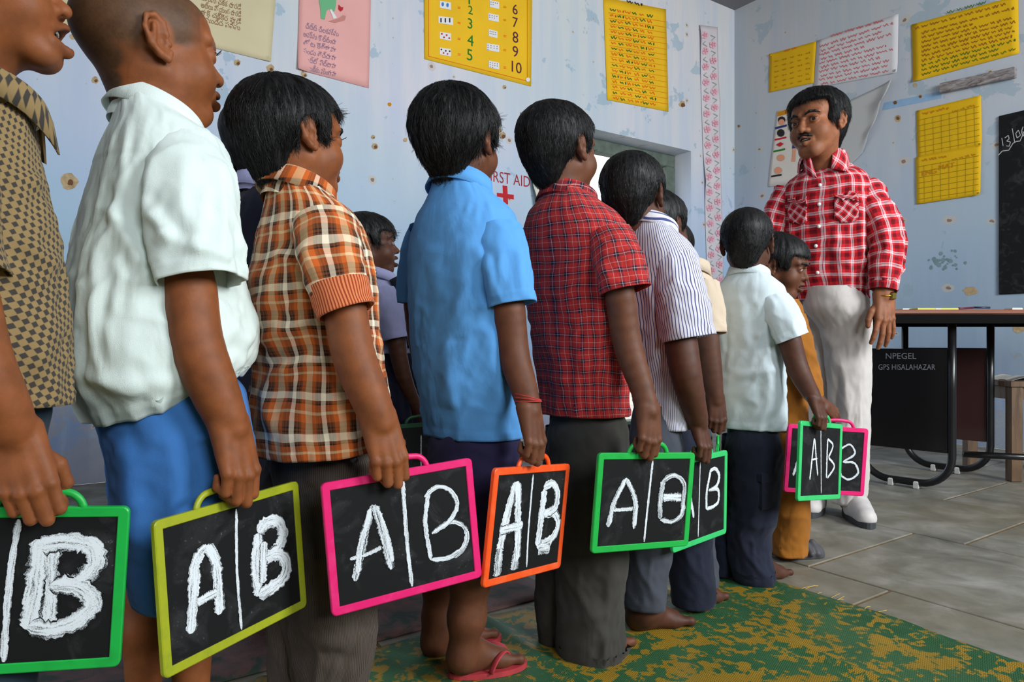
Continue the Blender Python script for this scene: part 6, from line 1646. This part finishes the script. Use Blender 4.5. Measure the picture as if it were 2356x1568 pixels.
# 10 --- cream shirt
d = 1.90
person('boy in cream shirt, only his sleeve, arm and the edge of his head in view', SK[2], dict(d=d, phi=40,
    head=dict(c=pt(1541, 581, d), H=.172, rot=(35, -3, 0), neck=pt(1572, 660, d), rneck=.042, h=.004, hair=dict(shape=dict(t=.008, nape=-.075), n=0, h=.004)),
    rows=[(612, 1540, 1612), (628, 1530, 1628), (655, 1520, 1640), (700, 1516, 1648), (780, 1522, 1645), (880, 1530, 1642), (965, 1538, 1642)], shirt=F_CREAM, torso=dict(ratio=.76, n=64, K=44),
    sleeves=[dict(pts=[(1618, 655, d - .07), (1626, 705, d - .09), (1632, 768, d - .1)], radii=[36, 38, 37], mat=F_CREAM, n=52, K=30)],
    collar=dict(c=(1580, 622, d), ra=.054, rb=.054, mat=F_CREAM, tilt=14),
    arms=[dict(p=[(1624, 750, d - .1, 26), (1636, 850, d - .1, 23), (1646, 920, d - .1, 17)], K=(1650, 962, d - .1), N=(.2, -1, 0), size=.115, h=.0034)],
    tr=[dict(rows=[(940, 1545, 1640), (1150, 1560, 1645), (1300, 1570, 1648), (1345, 1572, 1650)], mat=F_GREY)]))
# 11 --- last boy of the row, white shirt from behind
d = 1.93
p11, s11 = person('boy seen from behind in white shirt and navy cargo trousers holding the mint green slate', SK[2], dict(d=d, phi=36,
    head=dict(c=pt(1720, 559, d), H=.176, rot=(27, -4, 0), neck=pt(1722, 670, d), rneck=.038, h=.003, ear=1.05, hair=dict(shape=dict(t=.009, nape=-.066, front=.05, side=.034), n=6000, len=.010, seed=23, amp=.001, up=.5)),
    rows=[(632, 1680, 1764, -.018), (647, 1667, 1786, -.012), (664, 1650, 1803, -.005), (700, 1642, 1810), (750, 1644, 1804), (820, 1650, 1800), (890, 1656, 1804), (945, 1660, 1808), (984, 1661, 1802)],
    shirt=F_WHITE2, torso=dict(ratio=.74, amp=.0042, seed=6.6, n=110, K=90, yoke=.055, folds=[(1672, 670, 1668, 900, -4, 7), (1700, 680, 1720, 800, 5, 14), (1780, 720, 1740, 780, 7, 9), (1690, 870, 1800, 840, 5, 10), (1765, 820, 1770, 960, 5, 12)]),
    sleeves=[dict(pts=[(1780, 690, d - .06), (1798, 722, d - .08), (1810, 748, d - .09), (1823, 778, d - .095)], radii=[34, 38, 38, 37], mat=F_WHITE2, n=64, K=40, seed=2.0),
             dict(pts=[(1662, 690, d + .06), (1650, 740, d + .09), (1648, 790, d + .1)], radii=[32, 32, 31], mat=F_WHITE2)],
    collar=dict(c=(1722, 638, d), ra=.050, rb=.051, tilt=20, point=.03, leaf=.032, stand=.02),
    arms=[grip(S7, (1874, 918, 16), (1884, 944), (1838, 852, 22), (1814, 770, 24), (1856, 888, 19), .106, d - .09, d - .10, h=.003)],
    legs=[dict(p=[(1750, 1270, d, 20), (1752, 1310, d, 17)], heel=pt(1740, 1333, d) * [1, 1, 0] + [0, 0, .006], toe=pt(1812, 1324, d + .06) * [1, 1, 0] + [0, 0, .006], w=.055, h=.004)],
    tr=[dict(rows=[(955, 1664, 1800), (1040, 1668, 1797), (1110, 1674, 1795), (1180, 1674, 1786), (1230, 1678, 1772), (1280, 1680, 1776), (1320, 1684, 1787), (1338, 1692, 1784)], mat=F_NAVY, ratio=.9, n=90, amp=.004),
        dict(rows=[(1000, 1662, 1740), (1150, 1652, 1720), (1260, 1638, 1700), (1318, 1632, 1692)], mat=F_NAVY, dd=.05)]))
q = pt(1764, 1130, d - .055); MB().box(q, (.8, .45, 0), (-.45, .8, 0), (0, 0, 1), .030, .009, .047, .006).box(q + (0, -.004, .04), (.8, .45, 0), (-.45, .8, 0), (0, 0, 1), .033, .009, .013, .004).build('cargo_pocket', F_NAVY, p11)
# 12 --- boy in ochre
d = 2.17
person('boy in ochre clothes and grey clogs looking down beside the teacher', SK[1], dict(d=d, phi=105,
    head=dict(c=pt(1796, 609, d), H=.182, rot=(122, -16, 6), neck=pt(1796, 715, d), rneck=.042, mouth=.004, h=.003, gaze=(0, 1, -.5), hair=dict(shape=dict(t=.012, front=.040, side=.044), n=4000, len=.016, seed=31, up=.3)),
    rows=[(690, 1765, 1835), (710, 1755, 1846), (750, 1752, 1852), (830, 1755, 1852), (900, 1760, 1852), (985, 1762, 1856)], shirt=F_OCHRE, shirt_name='kurta', torso=dict(ratio=.8, n=72, K=50, amp=.005),
    sleeves=[dict(pts=[(1822, 730, d - .10), (1838, 790, d - .13), (1858, 850, d - .13), (1880, 912, d - .12)], radii=[30, 30, 24, 15], mat=F_OCHRE, n=52, K=40, amp=.005)],
    arms=[dict(p=[(1822, 740, d - .10, 18), (1852, 830, d - .13, 15), (1882, 915, d - .12, 12), (1900, 935, d - .12, 11)], K=(1925, 955, d - .10), N=(.1, -1, .5), size=.10, h=.0036)],
    tr=[dict(rows=[(960, 1775, 1862), (1060, 1776, 1862), (1140, 1776, 1861), (1210, 1777, 1860), (1272, 1778, 1858)], mat=F_OCHRE, ratio=.9, dd=-.03), dict(rows=[(980, 1765, 1840), (1150, 1756, 1815), (1262, 1754, 1800)], mat=F_OCHRE, dd=.06)],
    legs=[dict(p=[(1815, 1240, d - .03, 20), (1808, 1270, d - .03, 16)], heel=pt(1792, 1296, d - .03) * [1, 1, 0] + [0, 0, .012], toe=pt(1886, 1290, d + .0) * [1, 1, 0] + [0, 0, .012], w=.055, h=.0036)]))
p12 = bpy.data.objects[[o.name for o in bpy.data.objects if o.name.startswith('person')][-1]]
p12 = [o for o in bpy.data.objects if o.get('label', '').startswith('boy in ochre')][0]
hl, to = pt(1784, 1297, d - .03) * [1, 1, 0], pt(1892, 1289, d) * [1, 1, 0]; f = nrm(to - hl); r = np.cross(f, (0, 0, 1)); L = np.linalg.norm(to - hl)
pr = [cone(hl + f * .03 + (0, 0, .010), hl + f * (L - .03) + (0, 0, .010), .026, .032, .02), boxp(hl + f * L / 2 + (0, 0, -.03), (.3, .3, .03), .003), boxp(hl + f * L / 2 + (0, 0, .052), (.3, .3, .034), .004)]
pr2 = [cone(hl + f * L * .62 - r * .036 + (0, 0, .018), hl + f * L * .62 - r * .012 + (0, 0, .058), .009, .009, .01), cone(hl + f * L * .62 - r * .012 + (0, 0, .058), hl + f * L * .62 + r * .036 + (0, 0, .020), .009, .009, .01), cone(hl + f * L * .78 - r * .03 + (0, 0, .018), hl + f * L * .78 + r * .0 + (0, 0, .044), .008, .008, .01), cone(hl + f * L * .78 + (0, 0, .044), hl + f * L * .78 + r * .03 + (0, 0, .018), .008, .008, .01)]
V, Fc = sdf_mesh(pr[:1] + pr2 + pr[1:2], .003); mesh_obj('clog', V, Fc, plain('clog_grey', srgb(74, 74, 78), .6), p12)

# 13 --- the teacher
d = 2.66
pt_, st_ = person('man with moustache in red and white plaid shirt and off-white trousers, the teacher', SK[3], dict(d=d, phi=222,
    head=dict(c=pt(1879, 284, 2.60), H=.242, rot=(232, -6, 3), neck=pt(1893, 400, d), rneck=.058, adult=True, mouth=.0035, teeth=1, h=.0024, gaze=(-.2, 1, -.05), hair=dict(shape=dict(t=.015, nape=-.046, front=.057, side=.033), n=7000, len=.022, seed=41, amp=.003, up=.35, rad=.00045, crown=(.02, .03, .13), jit=.5)),
    rows=[(378, 1850, 1938, -.035), (390, 1836, 1960, -.028), (406, 1815, 1985, -.012), (435, 1798, 2002), (480, 1793, 2003), (540, 1796, 2000), (600, 1802, 1998), (650, 1810, 1996), (690, 1818, 1996)],
    shirt=F_TEACH, torso=dict(ratio=.62, n=130, K=96, amp=.005, seed=12.1, seam=-math.pi / 2, folds=[(1985, 460, 1975, 640, 9, 10), (1820, 520, 1850, 640, 7, 12), (1900, 560, 1960, 600, 6, 12)]),
    sleeves=[dict(pts=[(1986, 432, 2.60), (2022, 500, 2.55), (2042, 570, 2.52), (2040, 620, 2.50), (2034, 668, 2.49)], radii=[38, 38, 34, 32, 27], mat=F_TEACH, n=72, K=70, amp=.007, fv=13, seed=3.9),
             dict(pts=[(1815, 440, 2.74), (1790, 500, 2.74), (1780, 570, 2.72), (1790, 650, 2.66)], radii=[32, 32, 28, 24], mat=F_TEACH, n=64, K=56, amp=.006, fv=12)],
    collar=dict(c=(1893, 374, d), ra=.072, rb=.074, tilt=20, point=.020, leaf=.050, stand=.034, gap=44, flare=.018),
    arms=[dict(p=[(2036, 640, 2.50, 19), (2034, 684, 2.485, 17)], K=(2036, 722, 2.475), N=(.15, -1, .15), size=.175, left=True, curl=(8, 14, 10), thumb='rest', spread=.12, h=.0028),
          dict(p=[(1790, 600, 2.68, 20), (1800, 680, 2.62, 17)], K=(1806, 720, 2.6), N=(-.5, -1, 0), size=.17, curl=(20, 30, 20), h=.004)],
    tr=[dict(rows=[(660, 1830, 1998), (700, 1846, 2002), (760, 1885, 2005), (850, 1900, 2004), (950, 1906, 2001), (1050, 1912, 2000), (1120, 1914, 1998), (1158, 1916, 1984)], mat=F_OFFW, ratio=.85, n=110, amp=.0028, dd=-.03, fu=9, fv=3, folds=[(1930, 840, 1915, 1000, -14, 12), (1920, 800, 1960, 960, 10, 14), (1925, 980, 1970, 1010, 12, 12), (1890, 760, 1920, 800, 8, 10)]),
        dict(rows=[(665, 1826, 1960), (720, 1832, 1940), (800, 1838, 1925), (900, 1842, 1918), (1020, 1840, 1910), (1140, 1838, 1908)], mat=F_OFFW, dd=.08, amp=.003)],
    legs=[]))
# moustache, watch, belt line buttons, shoes
fr = frame_of(232, -6, 3); C = pt(1879, 284, 2.60); sc = .242 / .2
mp = []
for sx in (-1, 1):
    mp += [cone((sx * .003, .0905, -.0435), (sx * .016, .0835, -.0455), .0044, .0042, .003), cone((sx * .016, .0835, -.0455), (sx * .0265, .0735, -.052), .0042, .002, .003)]
V, Fc = sdf_mesh(mp, .0010)
V = V + vnormals(V, Fc) * (.0006 * vnoise(V[:, 0] * 900, V[:, 1] * 300, V[:, 2] * 300))[:, None]
mesh_obj('moustache', C + (V * sc) @ fr.T, Fc, HAIR, pt_)
M_GOLD = plain('gold', srgb(196, 158, 64), .28, .5, 1.0)
wc = pt(2034, 681, 2.487); torus_band('watch_strap', pt_, wc, (.03, 0, 1), .0290, .0055, M_GOLD, 24, .45)
MB().box(wc + (.018, -.026, 0), nrm([.8, .55, 0]), nrm([.55, -.8, 0]), (0, 0, 1), .013, .005, .013, .003).build('watch_case', M_GOLD, pt_)
def on_torso_front(px, py):
    """nearest point of the shirt front seen at a picture position"""
    me = st_.data; co = np.empty(len(me.vertices) * 3, np.float32); me.vertices.foreach_get('co', co); co = co.reshape(-1, 3)
    x = CX + co[:, 0] / co[:, 1] * FPX; y = CY - (co[:, 2] - CAMZ) / co[:, 1] * FPX
    k = np.where(np.hypot(x - px, y - py) < 9)[0]
    return co[k[np.argmin(co[k, 1])]].astype(float)
for px, py in ((1882, 421), (1878, 474), (1875, 522), (1872, 573), (1872, 627)):
    q = on_torso_front(px, py); fb_ = nrm([-.45, -1, 0]); MB().tube([q + fb_ * .001, q + fb_ * .004],   .0066, 14).build('button', M_BTN, st_, True)
def patch(px0, py0, px1, py1, name, mat, parent, th=.004, n=8, cut=None):
    """a pocket or flap of cloth lying on the shirt front"""
    V = []; 
    for j in range(n + 1):
        for i in range(n + 1):
            u, v = i / n, j / n; px = px0 + (px1 - px0) * u; py = py0 + (py1 - py0) * v
            if cut and j > n - 3: py -= cut * (abs(u - .5) * 2) * (j - n + 2) / 2
            V.append(on_torso_front(px, py) + np.array([-.0028, -.0065, 0]) * (th / .004))
    F = [(j * (n + 1) + i, (j + 1) * (n + 1) + i, (j + 1) * (n + 1) + i + 1, j * (n + 1) + i + 1) for j in range(n) for i in range(n)]
    V = np.array(V)
    for _ in range(2):
        G = V.reshape(n + 1, n + 1, 3).copy(); G[1:-1, 1:-1] = (G[:-2, 1:-1] + G[2:, 1:-1] + G[1:-1, :-2] + G[1:-1, 2:]) / 4; V = G.reshape(-1, 3)
    uv = [((i + di) * .013 + (j + dj) * .011, (j + dj) * .015 - (i + di) * .010) for j in range(n) for i in range(n) for di, dj in ((0, 0), (0, 1), (1, 1), (1, 0))]
    nb = (n + 1) ** 2; V2 = np.concatenate([V, V + np.array([.002, .006, 0])])
    rim = [i for i in range(n + 1)] + [(j + 1) * (n + 1) - 1 for j in range(1, n + 1)] + [n * (n + 1) + i for i in range(n - 1, -1, -1)] + [j * (n + 1) for j in range(n - 1, 0, -1)]
    F2 = [(rim[k], rim[(k + 1) % len(rim)], rim[(k + 1) % len(rim)] + nb, rim[k] + nb) for k in range(len(rim))]
    return mesh_obj(name, V2, F + F2, mat, parent, True, uvs=np.array(uv + [(0, 0)] * (4 * len(F2))))
def leaf_patch(tl, tr, br, bl, n=7):
    A, B, C_, D = (np.asarray(q, float) for q in (tl, tr, br, bl)); V = []
    nn = nrm(np.cross(B - A, D - A)); nn = nn if nn[1] < 0 else -nn
    for k in (0, 1):
        for j in range(n + 1):
            for i in range(n + 1):
                u, v = i / n, j / n; q = (A * (1 - u) + B * u) * (1 - v) + (D * (1 - u) + C_ * u) * v
                V.append(q + nn * (.010 * math.sin(math.pi * u) * (1 - .5 * v) + .004 * math.sin(math.pi * v) - k * .003))
    m = (n + 1) ** 2; F = []; uv = []
    for j in range(n):
        for i in range(n):
            a = j * (n + 1) + i; f = (a, a + n + 1, a + n + 2, a + 1); F.append(f); F.append(tuple(q + m for q in f[::-1]))
            c4 = [(i * .010 + j * .004, j * .009 - i * .004), (i * .010 + (j + 1) * .004, (j + 1) * .009 - i * .004), ((i + 1) * .010 + (j + 1) * .004, (j + 1) * .009 - (i + 1) * .004), ((i + 1) * .010 + j * .004, j * .009 - (i + 1) * .004)]
            uv += c4 + c4[::-1]
    rim = list(range(n + 1)) + [(j + 1) * (n + 1) - 1 for j in range(1, n + 1)] + [n * (n + 1) + i for i in range(n - 1, -1, -1)] + [j * (n + 1) for j in range(n - 1, 0, -1)]
    F += [(rim[k], rim[(k + 1) % len(rim)], rim[(k + 1) % len(rim)] + m, rim[k] + m) for k in range(len(rim))]; uv += [(0, 0)] * (4 * len(rim))
    return mesh_obj('collar_leaf', V, F, F_TEACH, st_, True, uvs=np.array(uv))
o1 = np.array([-.004, -.012, 0])
leaf_patch(pt(1914, 338, 2.585), pt(1944, 350, 2.615), on_torso_front(1945, 392) + o1, on_torso_front(1906, 386) + o1 + (0, -.004, .004))
leaf_patch(pt(1845, 358, 2.615), pt(1860, 346, 2.60), on_torso_front(1878, 404) + o1, on_torso_front(1852, 396) + o1)
patch(1912, 452, 1968, 514, 'pocket', F_TEACH, st_, .003, cut=8); patch(1908, 444, 1970, 464, 'pocket_flap', F_TEACH, st_, .006, cut=10)
patch(1806, 462, 1850, 516, 'pocket', F_TEACH, st_, .003, cut=8); patch(1804, 456, 1852, 474, 'pocket_flap', F_TEACH, st_, .006, cut=8)
M_SHOE = plain('trainer_white', srgb(205, 200, 198), .55, var=.08); M_SOLE = plain('trainer_sole', srgb(60, 62, 66), .6)
def shoe(hl, to):
    f = nrm(to - hl); r = np.cross(f, (0, 0, 1)); L = np.linalg.norm(to - hl)
    T_ = lambda a, b, z: hl + f * L * a + r * b + np.array([0, 0, z])
    pr = [cone(T_(.14, 0, .045), T_(.50, 0, .045), .036, .040, .03), cone(T_(.5, 0, .036), T_(.84, 0, .032), .042, .036, .03), cone(T_(.16, 0, .085), T_(.35, 0, .080), .034, .034, .03), cone(T_(.35, 0, .080), T_(.70, 0, .055), .030, .026, .03), boxp(T_(.5, 0, -.03), (.4, .4, .048), .006)]
    V, Fc = sdf_mesh(pr, .0032); s = mesh_obj('shoe', V, Fc, M_SHOE, pt_)
    out = [];
    for t in np.linspace(0, 2 * math.pi, 30, endpoint=False): x = .5 - .5 * math.cos(t); out.append(T_(.02 + .98 * x, .045 * math.sin(t) * (.85 + .2 * x), 0))
    n = 30; V = [q + (0, 0, z) for z in (0.001, .022) for q in out]
    mesh_obj('sole', V, [tuple(range(n))[::-1], tuple(range(n, 2 * n))] + [(i, (i + 1) % n, (i + 1) % n + n, i + n) for i in range(n)], M_SOLE, s, False)
    mb = MB()
    for a in (.42, .50, .58, .66): mb.tube(spline([T_(a, -.026, .064 - .05 * (a - .42)), T_(a + .02, 0, .092 - .13 * (a - .42)), T_(a, .026, .064 - .05 * (a - .42))], 8), .0028, 6)
    mb.build('lace', M_BTN, s, True)
    mb = MB()
    for sg in (-1, 1): mb.tube(spline([T_(.35, sg * .041, .035), T_(.5, sg * .042, .052), T_(.62, sg * .038, .06)], 8), .0022, 6)
    mb.build('stripe', INK['red'], s, True)
hl = pt(1946, 1150, 2.74); hl[2] = 0; shoe(hl, hl + .275 * nrm([-.16, -1, 0]))
hl = pt(1880, 1120, 2.86); hl[2] = 0; shoe(hl, hl + .27 * nrm([-.5, -.9, 0]))
bpy.context.view_layer.update()
